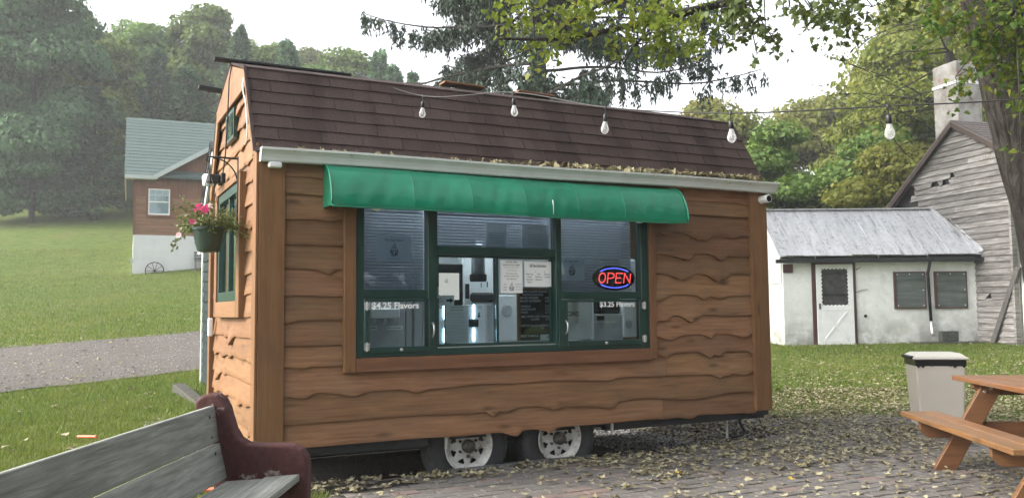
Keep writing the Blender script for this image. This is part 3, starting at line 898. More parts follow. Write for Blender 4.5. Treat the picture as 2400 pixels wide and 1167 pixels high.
# sliding pair in the middle
def sash(x0, x1, z0, z1, y, parent, name='sliding_sash', w=.022):
    mb = MB()
    mb.box(x0, x0 + w, y - .012, y + .012, z0, z1); mb.box(x1 - w, x1, y - .012, y + .012, z0, z1)
    mb.box(x0 + w, x1 - w, y - .012, y + .012, z0, z0 + w); mb.box(x0 + w, x1 - w, y - .012, y + .012, z1 - w * .8, z1)
    s = mb.build(name, M['green_paint'], parent)
    MB().box(x0 + w, x1 - w, y - .002, y + .002, z0 + w, z1 - w * .8).build('pane', M['glass'], s)
    return s
sash(1.900, 2.452, .672, 1.409, .030, trailer)
s = sash(1.368, 1.925, .672, 1.409, .002, trailer)
mb = MB(); mb.box(1.372, 1.384, -.030, -.012, 1.06, 1.15); mb.build('handle', M['zinc'], s, bevel=.004)
MB().box(1.366, 2.454, -.030, .044, .663, .671).build('window_track', M['zinc'], trailer)
# two lift-up serving flaps with hinges, latch handles and price lettering
def flap(x0, x1, z0, z1, px0, px1, hinge_x, handle_x, price, tx0, tx1):
    mb = MB(); y0, y1 = -.064, -.050
    mb.box(x0, px0, y0, y1, z0, z1); mb.box(px1, x1, y0, y1, z0, z1)
    mb.box(px0, px1, y0, y1, z0, z0 + .045); mb.box(px0, px1, y0, y1, z1 - .022, z1)
    f = mb.build('serving_flap', M['green_paint'], trailer, bevel=.003)
    MB().box(px0, px1, -.058, -.055, z0 + .045, z1 - .022).build('pane', M['glass'], f)
    for z in (z0 + .05, z1 - .055):
        hb = MB(); hb.box(hinge_x - .022, hinge_x + .022, -.070, -.064, z - .028, z + .028)
        hb.tube([(hinge_x, -.074, z - .034), (hinge_x, -.074, z + .034)], .007, 8)
        hb.build('hinge', M['zinc'], f)
    hd = [(handle_x, -.066, .755), (handle_x, -.094, .775), (handle_x, -.10, .81), (handle_x, -.094, .845), (handle_x, -.066, .865)]
    MB().tube(hd, .008, 8).build('handle', M['zinc'], f, smooth=True)
    xc = (px0 + px1) / 2
    kb = MB(); kb.lathe([(.001, -.085), (.012, -.083), (.013, -.066), (.010, -.064)], 14, 'y', (xc + .01, 0, z0 + .022)); kb.build('knob', M['zinc'], f, smooth=True)
    tm = MB(); text_mb(tm, price, (tx0 + tx1) / 2, .982, h=.046, w=(tx1 - tx0), y=-.0595, bold=.028)
    tm.build('lettering', M['chalk'], f)
flap(.762, 1.335, .640, 1.056, .800, 1.283, .775, 1.313, '$4.25 Flavors', .815, 1.200)
flap(2.470, 3.372, .645, 1.046, 2.560, 3.300, 3.352, 2.535, '$3.25 Flavors', 2.885, 3.255)

# ------------------------------------------------------------------ behind the glass: blinds, notices, machines
def blind(label, x0, x1, z0, z1, y):
    b = thing('window_blind', label, 'blind', T((x0 + x1) / 2, y, z0), YAW)
    w = (x1 - x0) / 2; h = z1 - z0
    MB().box(-w, w, -.012, .018, h - .03, h).build('head_rail', M['blind'], b)
    MB().box(-w, w, -.006, .012, 0, .014).build('bottom_rail', M['blind'], b)
    n = int((h - .05) / .025)
    zz = .025 + np.arange(n) * .025
    bv = np.array([(-w, -.010, -.0105), (w, -.010, -.0105), (w, -.001, -.001), (-w, -.001, -.001), (w, .010, .0125), (-w, .010, .0125)])
    VV = np.concatenate([bv + np.array([0, 0, z]) for z in zz])
    FF = np.concatenate([np.array([[0, 1, 2, 3], [3, 2, 4, 5]]) + 6 * i for i in range(n)])
    me = np_mesh('slats', VV, FF); me.materials.append(M['blind'])
    tag(link('slats', me, b), kind='stuff')
    mb = MB()
    for s in (-.7, .7): mb.tube([(s * w, -.014, .01), (s * w, -.014, h - .02)], .0015, 5)
    mb.build('ladder_cord', M['blind'], b)
M['blind'] = flat('blind_slat', (0.32, 0.34, 0.37), 0.55, 0, 0.04, 4)
blind('white slatted blind behind the upper left serving window pane', .745, 1.30, 1.10, 1.84, .10)
blind('white slatted blind behind the upper right serving window pane', 2.50, 3.33, 1.09, 1.84, .10)
blind('white slatted blind behind the short upper middle pane', 1.36, 2.46, 1.45, 1.84, .105)

def cup_logo(mb, cx, z, s):
    """little drawing of a cup of soft ice with a patterned tub"""
    def ell(ax, az, rx, rz, n=14):
        b = len(mb.v)
        mb.add([(cx + s * (ax + rx * math.cos(2 * math.pi * k / n)), -.0012, z + s * (az + rz * math.sin(2 * math.pi * k / n))) for k in range(n)], [tuple(range(n))])
    def ringp(ax, az, rx, rz, t_, a0=0, a1=6.283, n=18):
        vs = []
        for k in range(n + 1):
            a = a0 + (a1 - a0) * k / n
            vs.append((cx + s * (ax + rx * math.cos(a)), -.0012, z + s * (az + rz * math.sin(a))))
            vs.append((cx + s * (ax + (rx - t_) * math.cos(a)), -.0012, z + s * (az + (rz - t_) * math.sin(a))))
        mb.add(vs, [(2 * k, 2 * k + 1, 2 * k + 3, 2 * k + 2) for k in range(n)])
    mb.add([(cx + s * a, -.0012, z + s * b) for a, b in ((-.5, .62), (-.44, .62), (-.30, .06), (-.36, .03))], [(0, 1, 2, 3)])
    mb.add([(cx + s * a, -.0012, z + s * b) for a, b in ((.5, .62), (.44, .62), (.30, .06), (.36, .03))], [(0, 1, 2, 3)])
    mb.add([(cx + s * a, -.0012, z + s * b) for a, b in ((-.36, .03), (.36, .03), (.33, .10), (-.33, .10))], [(0, 1, 2, 3)])
    ringp(0, .64, .50, .09, .05)
    for ax, az, rx, rz in ((-.22, .42, .13, .10), (.10, .50, .09, .06), (.22, .30, .12, .12), (-.12, .20, .12, .08), (.10, .18, .07, .05), (-.33, .52, .06, .05), (.36, .50, .06, .06)):
        ell(ax, az, rx, rz)
    ringp(0, .82, .40, .15, .045); ringp(0, 1.02, .27, .13, .045); ringp(.03, 1.2, .14, .12, .04)
    mb.add([(cx + s * a, -.0012, z + s * b) for a, b in ((-.04, 1.30), (.10, 1.30), (.12, 1.52))], [(0, 1, 2)])

def logo_poster(label, x0, x1, z0, z1, y):
    p = sheet('poster', label, 'poster', x0, x1, z0, z1, y)
    h, w = z1 - z0, x1 - x0
    mb = MB(); text_mb(mb, 'The Sugar Shack', 0, h * .80, w=w * .56, y=-.0012, shear=.25)
    mb.build('lettering', M['ink'], p)
    mb = MB(); cup_logo(mb, 0, h * .22, h * .34); mb.build('cup_drawing', M['ink'], p)
    mb = MB(); text_mb(mb, 'Ice Cream', 0, h * .10, w=w * .35, y=-.0012); mb.build('lettering', M['grey_ink'], p)
logo_poster('pale sheet with ice cream cup drawing in the upper left pane', .886, 1.170, 1.348, 1.555, .035)
logo_poster('pale sheet with ice cream cup drawing left of the lit sign', 2.534, 2.792, 1.213, 1.416, .035)

# notices in the middle
p = sheet('notice', 'tall white opening notice on the right sliding pane', 'notice', 1.953, 2.161, 1.103, 1.379, .012)
mb = MB()
for s_, z, w, ital in (('WE ARE OPEN', .254, .110, .2), ('SEVEN DAYS A WEEK', .230, .160, .2)):
    text_mb(mb, s_, 0, z, w=w, y=-.0012, bold=.012, shear=ital)
for s_, z, w in (('If you have any', .158, .105), ('question please call', .137, .135), ('802-768-9150', .112, .092)):
    text_mb(mb, s_, 0, z, w=w, y=-.0012, bold=.004, shear=.25)
for s_, z in (('The', .068), ('Sugar', .045), ('Shack', .022)): text_mb(mb, s_, -.062, z, h=.011, y=-.0012, shear=.25)
for s_, z in (('Self Serve', .070), ('Soft Serve', .048), ('Ice Cream', .026)): text_mb(mb, s_, .066, z, h=.010, w=.062, y=-.0012, shear=.25)
mb.build('lettering', M['ink'], p)
mb = MB(); text_mb(mb, 'PLEASE SEE OUR', 0, .208, w=.14, y=-.0012); text_mb(mb, 'COMPANIES', 0, .184, w=.10, y=-.0012); mb.build('lettering', M['grey_ink'], p)
mb = MB(); cup_logo(mb, 0, .018, .048); mb.build('cup_drawing', M['ink'], p)

p = sheet('notice', 'white self serve instruction sheet above the menu board', 'notice', 2.180, 2.440, 1.158, 1.372, .012)
mb = MB()
text_mb(mb, 'Self Serve Instructions', 0, .166, h=.026, w=.160, y=-.0012, bold=.02)
for s_, x in (('1.', -.118), ('2.', -.026), ('3.', .060)): text_mb(mb, s_, x, .124, h=.012, y=-.0012, align='L')
for x, ls in ((-.082, ('Hold Cup', 'Under', 'Selected', 'Spout')), (.008, ('Pull', 'Down to', 'Dispense')), (.090, ('Push up', 'to Stop'))):
    for i, s_ in enumerate(ls): text_mb(mb, s_, x, .100 - i * .0225, h=.0125, y=-.0012, bold=.012)
mb.build('lettering', M['ink'], p)

mbd = sheet('menu_board', 'black letter board menu with wooden frame low in the middle window', 'menu board', 2.158, 2.452, .700, 1.140, .060, M['board_black'])
mb = MB(); mb.box(-.172, -.147, -.012, .012, 0, .45); mb.box(.147, .168, -.012, .012, 0, .45); mb.box(-.147, .147, -.012, .012, .43, .45)
mb.build('wood_frame', wood('board_frame', (0.16, 0.075, 0.03), (0.30, 0.16, 0.07), 'z', 0.5, 0), mbd)
mb = MB()
def row(l, r, z, h=.017):
    text_mb(mb, l, -.140, z, h=h, y=-.0015, align='L', bold=.008)
    if r: text_mb(mb, r, .138, z, h=h, y=-.0015, align='R', bold=.008)
text_mb(mb, 'THE SUGAR SHACK', 0, .408, h=.016, w=.25, y=-.0015)
text_mb(mb, 'FARM FLAVORS', -.02, .382, h=.015, w=.20, y=-.0015)
text_mb(mb, 'MAPLE CREAMEE', -.140, .355, h=.017, w=.175, y=-.0015, align='L', bold=.008); text_mb(mb, '4.25', .138, .355, h=.017, y=-.0015, align='R', bold=.008)
text_mb(mb, 'BLACK RASPBERRY', -.140, .328, h=.017, w=.200, y=-.0015, align='L', bold=.008); text_mb(mb, '4.25', .138, .328, h=.017, y=-.0015, align='R', bold=.008)
row('VANILLA', '3.25', .284); row('CHOCOLATE', '3.25', .257); row('TWIST', '3.25', .230)
text_mb(mb, 'MIX WITH ANY FARM', 0, .195, h=.017, w=.262, y=-.0015, bold=.008)
text_mb(mb, 'FLAVOR', .0, .172, h=.016, y=-.0015, bold=.008); text_mb(mb, '4.25', .138, .172, h=.016, y=-.0015, align='R', bold=.008)
text_mb(mb, 'LAST DAY BLACK RASPBERRY', 0, .118, h=.018, w=.275, y=-.0015, bold=.008)
text_mb(mb, '9/7', .07, .096, h=.014, y=-.0015)
text_mb(mb, 'NEXT PUMPKIN', -.140, .030, h=.018, w=.170, y=-.0015, align='L', bold=.008)
mb.build('lettering', M['chalk'], mbd)
cd = sheet('card', 'small white card at the lower corner of the menu board', 'card', 2.345, 2.447, .702, .750, .045)
mb = MB(); mb.box(.015, .045, -.0015, -.0005, .012, .036); mb.build('print', M['grey_ink'], cd)

p = sheet('notice', 'densely printed white notice leaning inside the left sliding pane', 'notice', 1.464, 1.665, .698, 1.000, .026, tilt=-.01)
mb = MB(); text_mb(mb, 'COMPUTER SCREEN', 0, .284, w=.12, y=-.0012, bold=.01); text_mb(mb, 'OPERATING NOTICE', 0, .262, w=.115, y=-.0012, bold=.01)
mb.build('lettering', M['ink'], p)
mb = MB()
lr = random.Random(5); z = .240
while z > .012:
    ln = lr.uniform(.10, .18) if lr.random() < .25 else .18
    mb.box(-.092, -.092 + ln, -.0014, -.0006, z, z + .0022)
    z -= .0115 if lr.random() < .8 else .021
mb.build('print_lines', M['grey_ink'], p)
p = sheet('arrow_sign', 'small white sign with a thick black arrow by the till screen', 'sign', 1.392, 1.545, 1.000, 1.085, .042)
mb = MB()
mb.add([(a, -.0012, b) for a, b in ((.005, .034), (.040, .034), (.040, .020), (.070, .043), (.040, .066), (.040, .052), (.005, .052))], [tuple(range(7))])
text_mb(mb, 'SLIDE TO', -.036, .052, w=.060, y=-.0012, bold=.01); text_mb(mb, 'OPEN', -.036, .030, w=.040, y=-.0012, bold=.01)
mb.build('lettering', M['ink'], p)
for lb, x0, x1 in (('pale sheet behind the short upper pane, left one of two', 1.84, 2.02), ('pale sheet behind the short upper pane, right one of two', 2.17, 2.43)):
    p = sheet('poster', lb, 'poster', x0, x1, 1.492, 1.688, .035)
    mb = MB()
    if x0 > 2: text_mb(mb, 'NOTICE', 0, .155, w=.13, y=-.0012, bold=.015)
    for i in range(5): mb.box(-.07, .07, -.0014, -.0006, .03 + i * .02, .034 + i * .02)
    mb.build('print_lines', M['grey_ink'], p)

# lit OPEN sign
os_ = thing('open_sign', 'oval lit sign with red letters and blue dots in the right window', 'neon sign', T(3.115, .045, 1.135), YAW)
mb = MB(); n = 48
mb.prism([(.225 * math.cos(2 * math.pi * k / n), .105 + .112 * math.sin(2 * math.pi * k / n)) for k in range(n)], .004, .018, 'y')
mb.build('backing', M['black_plastic'], os_)
def seg_letter(mb, ch, ox, s):
    """outline letters drawn by short rows of lamps"""
    P = {'O': [(.5 + .5 * math.cos(a), .5 + .5 * math.sin(a)) for a in np.linspace(0, 2 * math.pi, 25)],
         'P': [(0, 0), (0, 1), (.6, 1), (.92, .9), (1, .74), (.92, .56), (.6, .47), (0, .47)],
         'E': [(1, 1), (0, 1), (0, .5), (.75, .5), (0, .5), (0, 0), (1, 0)], 'N': [(0, 0), (0, 1), (1, 0), (1, 1)]}[ch]
    pts = [(ox + a * s[0] + b * .012, .105 - s[1] / 2 + b * s[1]) for a, b in P]
    acc = 0.0
    for (x1, z1), (x2, z2) in zip(pts[:-1], pts[1:]):
        L_ = math.hypot(x2 - x1, z2 - z1); d = 0
        while d < L_:
            f = d / L_
            mb.box(x1 + (x2 - x1) * f - .0034, x1 + (x2 - x1) * f + .0034, -.002, .003, z1 + (z2 - z1) * f - .0034, z1 + (z2 - z1) * f + .0034)
            d += .0115
mb = MB()
for ch, ox in zip('OPEN', (-.170, -.078, .010, .098)): seg_letter(mb, ch, ox, (.066, .086))
mb.build('red_lamps', M['led_red'], os_)
mb = MB()
for sgn in (1, -1):
    for a in np.linspace(.75, math.pi - .75, 17):
        x, z = .195 * math.cos(a), .105 + sgn * .088 * math.sin(a)
        mb.box(x - .0038, x + .0038, -.002, .003, z - .0038, z + .0038)
mb.build('blue_lamps', M['led_blue'], os_)

# machines on the counter
ct = thing('counter', 'grey serving counter inside the trailer behind the window', 'counter', T(2.25, .12, 0), YAW)
MB().box(-1.5, 1.5, 0, .95, .60, .64).build('counter_top', M['appliance'], ct)
for x in (-1.4, 1.3): MB().box(x, x + .1, .1, .85, .02, .60).build('leg', M['appliance'], ct)
sm = thing('soft_serve_machine', 'grey steel soft serve machine behind the left price flap', 'ice cream machine', T(1.10, .42, .64), YAW)
MB().box(-.40, .160, 0, .6, 0, .85).build('cabinet', M['machine'], sm, bevel=.008)
MB().box(.175, .235, .03, .6, 0, .85).build('side_trim', M['appliance'], sm, bevel=.006)
MB().box(.243, .322, .01, .6, 0, .85).build('side_panel', M['machine'], sm, bevel=.006)
MB().box(.326, .350, -.005, .6, 0, .85).build('edge_strip', M['appliance_white'], sm, bevel=.004)
sp_ = MB().box(-.165, .09, -.07, -.002, .262, .345).build('spout_block', M['appliance_white'], sm, bevel=.012)
for x in (-.12, -.035, .05): MB().lathe([(.018, .225), (.02, .265)], 12, 'z', (x, -.035, 0), True).build('spout', M['steel'], sp_)
for x0, x1, s_ in ((-.187, -.089, 'CREAMEE'), (-.008, .137, 'BLACK RASPBERRY')):
    pl = MB().box(x0, x1, -.004, -.001, .168, .198).build('label_plate', M['paper'], sm)
    mb = MB(); text_mb(mb, s_, (x0 + x1) / 2, .177, w=(x1 - x0) * .88, y=-.0052, bold=.02); mb.build('lettering', M['ink'], pl)
for z in (.09, .235):
    MB().lathe([(.001, -.008), (.008, -.007), (.009, 0)], 8, 'y', (.10, 0, z)).build('screw', M['zinc'], sm)
k2 = thing('soft_serve_machine', 'pale grey soft serve machine behind the right price flap', 'ice cream machine', T(3.26, .40, .64), YAW)
MB().box(-.19, .160, 0, .6, 0, .275).build('cabinet', M['machine'], k2, bevel=.006)
MB().box(-.19, .160, .02, .6, .280, .80).build('dispensing_head', M['dark_steel'], k2, bevel=.01)
MB().box(.168, .345, -.01, .6, .05, .80).build('side_panel', M['appliance_white'], k2, bevel=.025, seg=2)
MB().box(-.115, -.040, -.012, 0, .218, .259).build('drip_tray', M['dark_steel'], k2)
mb = MB(); text_mb(mb, 'VANILLA TWIST CHOCOLATE', -.045, .194, w=.27, y=-.002, bold=.02); mb.build('lettering', M['chalk'], k2)
mb = MB(); mb.lathe([(.040, -.014), (.001, -.015)], 24, 'y', (.235, 0, .175)); mb.build('dial', M['appliance'], k2)
cb = thing('cone_box', 'cream cone dispenser marked in black letters behind the right flap', 'dispenser', T(2.75, .16, .64), YAW)
MB().lathe([(.080, 0), (.088, .015), (.090, .17), (.085, .26), (.06, .27)], 30, 'z', (0, .09, .205), True).build('drum', flat('cream_card', (0.74, 0.72, 0.66), 0.6), cb, smooth=False)
auto_smooth(cb.children[0], 50)
MB().box(.015, .275, .14, .34, .05, .42).build('stand', M['appliance_white'], cb, bevel=.006)
MB().box(.277, .290, .125, .34, .05, .42).build('stand_edge', M['chalk'], cb)
mb = MB(); text_mb(mb, 'CONES', -.006, .262, h=.042, w=.122, y=-.0035, bold=.012)
mb.build('lettering', M['ink'], cb)
tb_ = MB().tube([(.9, .17, 2.09), (3.5, .17, 2.09)], .014, 10).build('added_ceiling_tube', M['added_lamp_tube'], trailer, smooth=True)  # unseen tube lamp, added to light the machine fronts
MB().box(.85, 3.55, .14, .20, 2.11, 2.14).build('housing', M['appliance_white'], tb_)  # casing of the added tube
# till with lit screen, cup dispenser, payment terminal, LED strips
kt = thing('till_screen', 'lit cream till screen in a black housing behind the left sliding pane', 'screen', T(1.62, .34, .96), YAW)
MB().box(-.16, .135, 0, .04, .045, .40).build('housing', M['black_plastic'], kt, bevel=.008)
MB().box(-.145, .097, -.004, -.001, .092, .320).build('display', M['screen'], kt)
MB().box(-.02, .02, .0, .05, -.32, .045).build('stem', M['black_plastic'], kt)
mb = MB(); cup_logo(mb, -.02, .235, .03); mb.v = [(a, b - .004, c) for a, b, c in mb.v]
mb.build('display_print', M['grey_ink'], kt)
cdn = thing('cup_dispenser', 'steel tube cup dispenser hanging behind the sliding pane', 'dispenser', T(1.935, .42, 1.212), YAW)
mb = MB(); mb.lathe([(.060, 0), (.060, .30)], 24, 'z', (0, 0, .06), True); mb.build('tube', M['steel'], cdn, smooth=True)
MB().lathe([(.070, 0), (.076, .02), (.076, .06), (.062, .065)], 24, 'z', (0, 0, 0), True).build('collar', M['black_plastic'], cdn)
td = thing('towel_dispenser', 'pale dispenser box with a dark slot beside the till screen', 'dispenser', T(2.04, .66, 1.02), YAW)
MB().box(-.155, .165, 0, .12, -.02, .44).build('case', M['appliance_white'], td, bevel=.02)
MB().box(-.126, -.084, -.004, 0, .046, .18).build('window_slot', M['black_plastic'], td, bevel=.018, seg=2)
MB().box(-.085, .15, -.05, 0, .014, .10).build('drip_cup', M['dark_steel'], td, bevel=.02)
mb = MB(); mb.box(.09, .10, -.003, -.001, .15, .20); mb.box(.03, .038, -.003, -.001, .15, .19); mb.build('print', M['ink'], td)
pt = thing('payment_terminal', 'pale blue payment panel with two glowing strips behind the notice', 'payment terminal', T(1.82, .52, .64), YAW)
MB().box(-.26, .225, 0, .10, 0, .375).build('panel', M['appliance_white'], pt, bevel=.006)
MB().box(.063, .155, -.02, 0, .174, .243).build('card_reader', M['dark_steel'], pt, bevel=.006)
for x in (-.167, .113):
    for z0, z1 in ((.05, .165), (.25, .372)):
        MB().box(x - .0045, x + .0045, -.010, -.002, z0, z1).build('light_strip', M['led'], pt)
mb = MB(); text_mb(mb, 'COINS', -.225, .340, w=.08, y=-.002, bold=.02); text_mb(mb, 'PLEASE WAIT', -.02, .355, w=.11, y=-.002)
text_mb(mb, 'INSERT', .175, .350, w=.05, y=-.002); text_mb(mb, 'CARD', .175, .333, w=.04, y=-.002)
mb.add([(.165 + a, -.002, .252 + b) for a, b in ((0, 0), (.018, .022), (.007, .022), (.007, .05), (-.007, .05), (-.007, .022), (-.018, .022))], [tuple(range(7))])
mb.build('lettering', M['ink'], pt)
ac = thing('fan_unit', 'white box with round grey fan grille behind the menu board', 'appliance', T(2.25, .60, .68), YAW)
MB().box(-.06, .30, 0, .2, 0, .42).build('case', M['appliance_white'], ac, bevel=.01)
MB().lathe([(.001, -.006), (.052, -.006), (.056, 0)], 28, 'y', (.055, 0, .275)).build('grille', M['appliance'], ac)
# ------------------------------------------------------------------ park bench, lower left
M['grey_plank'] = wood('weathered_plank', (0.15, 0.155, 0.135), (0.42, 0.425, 0.385), 'y', 0.85, 0.9, (0.13, 0.15, 0.10), 0.4, 0.08, 1.6, 0.7, 0.15)
t = NT('maroon_concrete')
c = t.coord()
n1 = t.noise(c, 5.0, 7, 0.62)
k = t.ramp(t.noise(c, 30, 5), [(0.3, (0.050, 0.017, 0.016)), (0.7, (0.085, 0.032, 0.030))])
k = t.mix(k, (0.26, 0.22, 0.20), t.ramp(n1, [(0.63, 0.0), (0.66, 1.0)]))
M['maroon'] = t.done(k, 0.75, 0, t.bump(t.noise(c, 70, 5), 0.5, 0.006), 0.3)
bench = thing('park_bench', 'weathered grey plank bench with maroon painted concrete ends beside the trailer', 'bench', (-1.60, 0, 0))
prof = [(.43, 0), (.55, 0), (.545, .30), (.548, .53), (.540, .585), (.515, .622), (.475, .642), (.42, .648), (.30, .648), (.235, .655), (.195, .680), (.168, .725),
        (.150, .780), (.132, .840), (.110, .880), (.080, .903), (.040, .910), (.002, .900), (-.028, .872), (-.036, .835), (-.022, .803), (.000, .790), (.018, .740), (.035, .640), (.062, .52), (.070, .40), (.05, .22), (.0, .0), (.13, 0), (.17, .22), (.23, .31), (.33, .31), (.40, .22)]
# bench stands over the lawn edge
for y0, y1 in ((4.43, 4.53), (2.22, 2.32)):
    e = MB().prism(prof, y0, y1, 'y').build('end_panel', M['maroon'], bench, bevel=.016, seg=3)
for z0, z1, x0, x1 in ((.665, .845, .030, .004), (.478, .655, .075, .034)):
    q = MB()
    a = Vector((x0 + .03, 0, z0)); b_ = Vector((x1 + .03, 0, z1)); d = (b_ - a).normalized(); nn = Vector((d.z, 0, -d.x)) * .036
    q.add([(p.x, y, p.z) for y in (2.30, 4.44) for p in (a, a + nn, b_ + nn, b_)], [(0, 1, 2, 3), (7, 6, 5, 4), (0, 4, 5, 1), (1, 5, 6, 2), (2, 6, 7, 3), (3, 7, 4, 0)])
    q.build('back_plank', M['grey_plank'], bench, bevel=.004)
for x0, x1, z in ((.135, .320, .470), (.332, .510, .490)):
    q = MB(); th = .036
    q.add([(x0, 2.30, z), (x1, 2.30, z + .012), (x1, 4.425, z + .012), (x0, 4.425, z), (x0, 2.30, z - th), (x1, 2.30, z + .012 - th), (x1, 4.425, z + .012 - th), (x0, 4.425, z - th)],
          [(0, 1, 2, 3), (7, 6, 5, 4), (0, 4, 5, 1), (1, 5, 6, 2), (2, 6, 7, 3), (3, 7, 4, 0)])
    q.build('seat_plank', M['grey_plank'], bench, bevel=.004)

for y in (4.34, 2.42):
    for x, z in ((.075, .80), (.088, .70), (.108, .62), (.122, .52)):
        MB().lathe([(.001, .012), (.009, .010), (.011, .0)], 8, 'x', (x - .006, y, z)).build('bolt_head', M['dark_steel'], bench)
# ------------------------------------------------------------------ picnic table, right edge
M['cedar_y'] = wood('varnished_cedar', (0.15, 0.068, 0.027), (0.28, 0.135, 0.052), 'y', 0.42, 0.7, (0.17, 0.115, 0.078), 0.55, 0.08, 1.0, 0.12, 0.4)
M['cedar_z'] = wood('varnished_cedar_leg', (0.12, 0.056, 0.026), (0.20, 0.096, 0.044), 'x', 0.5, 0.5, (0.12, 0.07, 0.04), 0.35, 0.05, 1.0, 0.12, 0.3)
pt_rz = -.105
pic = thing('picnic_table', 'orange brown wooden picnic table with attached bench at the right edge', 'picnic table', (4.06, 7.23, 0.0), pt_rz)
LEN = 2.0
for i in range(5):
    x0 = -.375 + i * .151
    MB().box(x0, x0 + .146, -LEN, 0, .705, .743).build('table_plank', M['cedar_y'], pic, bevel=.004)
for s in (-1, 1):
    for j in range(2):
        x0 = (-.80 + j * .151) if s < 0 else (.505 + j * .151)
        MB().box(x0, x0 + .146, -LEN, 0, .405, .443).build('seat_plank', M['cedar_y'], pic, bevel=.004)
for y in (-.36, -LEN + .36):
    for s in (-1, 1):
        MB().bar((s * .62, y, -.01), (s * .20, y, .70), .045, .145, up=(1, 0, 0)).build('leg', M['cedar_z'], pic, bevel=.004)
    mb = MB(); mb.prism([(-.76, .40), (.76, .40), (.76, .33), (.70, .27), (-.70, .27), (-.76, .33)], y + .024, y + .062, 'y'); mb.build('seat_support', M['cedar_z'], pic, bevel=.003)
    mb = MB(); mb.prism([(-.34, .703), (.34, .703), (.34, .67), (.27, .61), (-.27, .61), (-.34, .67)], y + .024, y + .062, 'y'); mb.build('top_cleat', M['cedar_z'], pic, bevel=.003)

for y in (-.36, -LEN + .36):
    for s_ in (-1, 1):
        for x, z in ((.44, .33), (.25, .655)):
            for dx in (-.025, .025):
                MB().lathe([(.001, y - .034), (.011, y - .032), (.013, y - .023)], 8, 'y', (s_ * x + dx, 0, z + dx * .5)).build('bolt_head', M['zinc'], pic)
# ------------------------------------------------------------------ litter bin
M['beige'] = flat('beige_plastic', (0.56, 0.51, 0.44), 0.5, 0, 0.05, 3, 0.05)
M['lid'] = flat('cream_plastic', (0.66, 0.62, 0.54), 0.42, 0, 0.04, 3)
bin_ = thing('litter_bin', 'tall beige plastic litter bin with cream lid and black liner', 'trash can', (4.60, 9.42, 0.03), -.20)
mb = MB()
def frust(w0, d0, z0, w1, d1, z1): return [(-w0, -d0, z0), (w0, -d0, z0), (w0, d0, z0), (-w0, d0, z0), (-w1, -d1, z1), (w1, -d1, z1), (w1, d1, z1), (-w1, d1, z1)]
BF = [(0, 3, 2, 1), (4, 5, 6, 7), (0, 1, 5, 4), (1, 2, 6, 5), (2, 3, 7, 6), (3, 0, 4, 7)]
mb.add(frust(.215, .20, 0, .250, .235, .70), BF); mb.build('body', M['beige'], bin_, bevel=.02, seg=3)
mb = MB(); mb.add(frust(.254, .239, .655, .256, .241, .722), BF)
# liner folds hanging over the rim
lr = random.Random(2)
o = mb.build('bin_liner', flat('black_liner', (0.012, 0.012, 0.013), 0.28, 0, 0.2, 9, 0.3), bin_, bevel=.008, seg=2)
mb = MB()
for i in (0, 1, 3, 7, 8, 10):
    x = -.25 + i * .045
    h = lr.uniform(-.008, .012)
    mb.add([(x, -.246, .66), (x + .05, -.246, .66), (x + .025, -.250, .645 - h)], [(0, 1, 2)])
mb.build('liner_fold', o.data.materials[0], bin_)
mb = MB(); mb.add(frust(.275, .262, .724, .272, .259, .752), BF); mb.build('lid_rim', M['lid'], bin_, bevel=.012, seg=3)
mb = MB(); mb.add(frust(.262, .248, .752, .21, .19, .79), BF); mb.build('lid', M['lid'], bin_, bevel=.012, seg=3)
MB().tube([(-.272, -.22, .745), (-.272, .22, .745)], .018, 10).build('lid_hinge', M['dark_steel'], bin_)

# ------------------------------------------------------------------ hanging basket
M['petunia_leaf'] = leafmat('petunia_leaf', [(0.06, 0.11, 0.03), (0.12, 0.16, 0.05), (0.19, 0.20, 0.08), (0.10, 0.10, 0.04)], 0.3)
M['pink'] = leafmat('pink_petal', [(0.62, 0.03, 0.20), (0.75, 0.08, 0.30), (0.70, 0.05, 0.25)], 0.3)
M['pale_petal'] = leafmat('pale_petal', [(0.80, 0.55, 0.62), (0.85, 0.75, 0.76)], 0.3)
hb = thing('hanging_basket', 'dark green hanging pot of pink petunias on a wall bracket', 'hanging basket', T(-.29, .67, 1.44), YAW)
pm = flat('green_pot', (0.035, 0.060, 0.045), 0.5, 0, 0.1, 5)
MB().lathe([(.001, 0), (.078, 0), (.086, .01), (.122, .165), (.130, .168), (.132, .190), (.124, .192), (.118, .175), (.001, .172)], 40, 'z').build('pot', pm, hb, smooth=False)
auto_smooth(hb.children[0], 35)
mb = MB()
for a in (0.4, 2.5, 4.6): mb.tube([(.125 * math.cos(a), .125 * math.sin(a), .185), (.012 * math.cos(a), .012 * math.sin(a), .62)], .003, 5)
mb.tube([(0, 0, .60), (0, 0, .70), (-.012, 0, .718)], .0045, 6)
mb.tube([(0, .012 + .035 * math.cos(a), .66 + .045 * math.sin(a)) for a in np.linspace(0, 6.28, 14)], .006, 6)
mb.build('hanger', M['dark_steel'], hb, smooth=True)
def scatter_leaves(P, size, r, aspect=.55, droop=0.0):
    """small pointed leaves (two triangles folded) at points P"""
    n = len(P)
    d = r.normal(size=(n, 3)); d[:, 2] -= droop; d /= np.linalg.norm(d, axis=1)[:, None]
    u = r.normal(size=(n, 3)); u -= d * (u * d).sum(1)[:, None]; u /= np.linalg.norm(u, axis=1)[:, None]
    s = (size * r.uniform(.6, 1.3, n))[:, None]
    nn = np.cross(d, u)
    a = P; b_ = P + d * s * .5 + u * s * aspect * .5 + nn * s * .08; c_ = P + d * s; e = P + d * s * .5 - u * s * aspect * .5 + nn * s * .08
    V = np.stack([a, b_, c_, e], 1).reshape(-1, 3)
    F = np.arange(4 * n).reshape(n, 4)
    return V, F
r_ = np.random.default_rng(12)
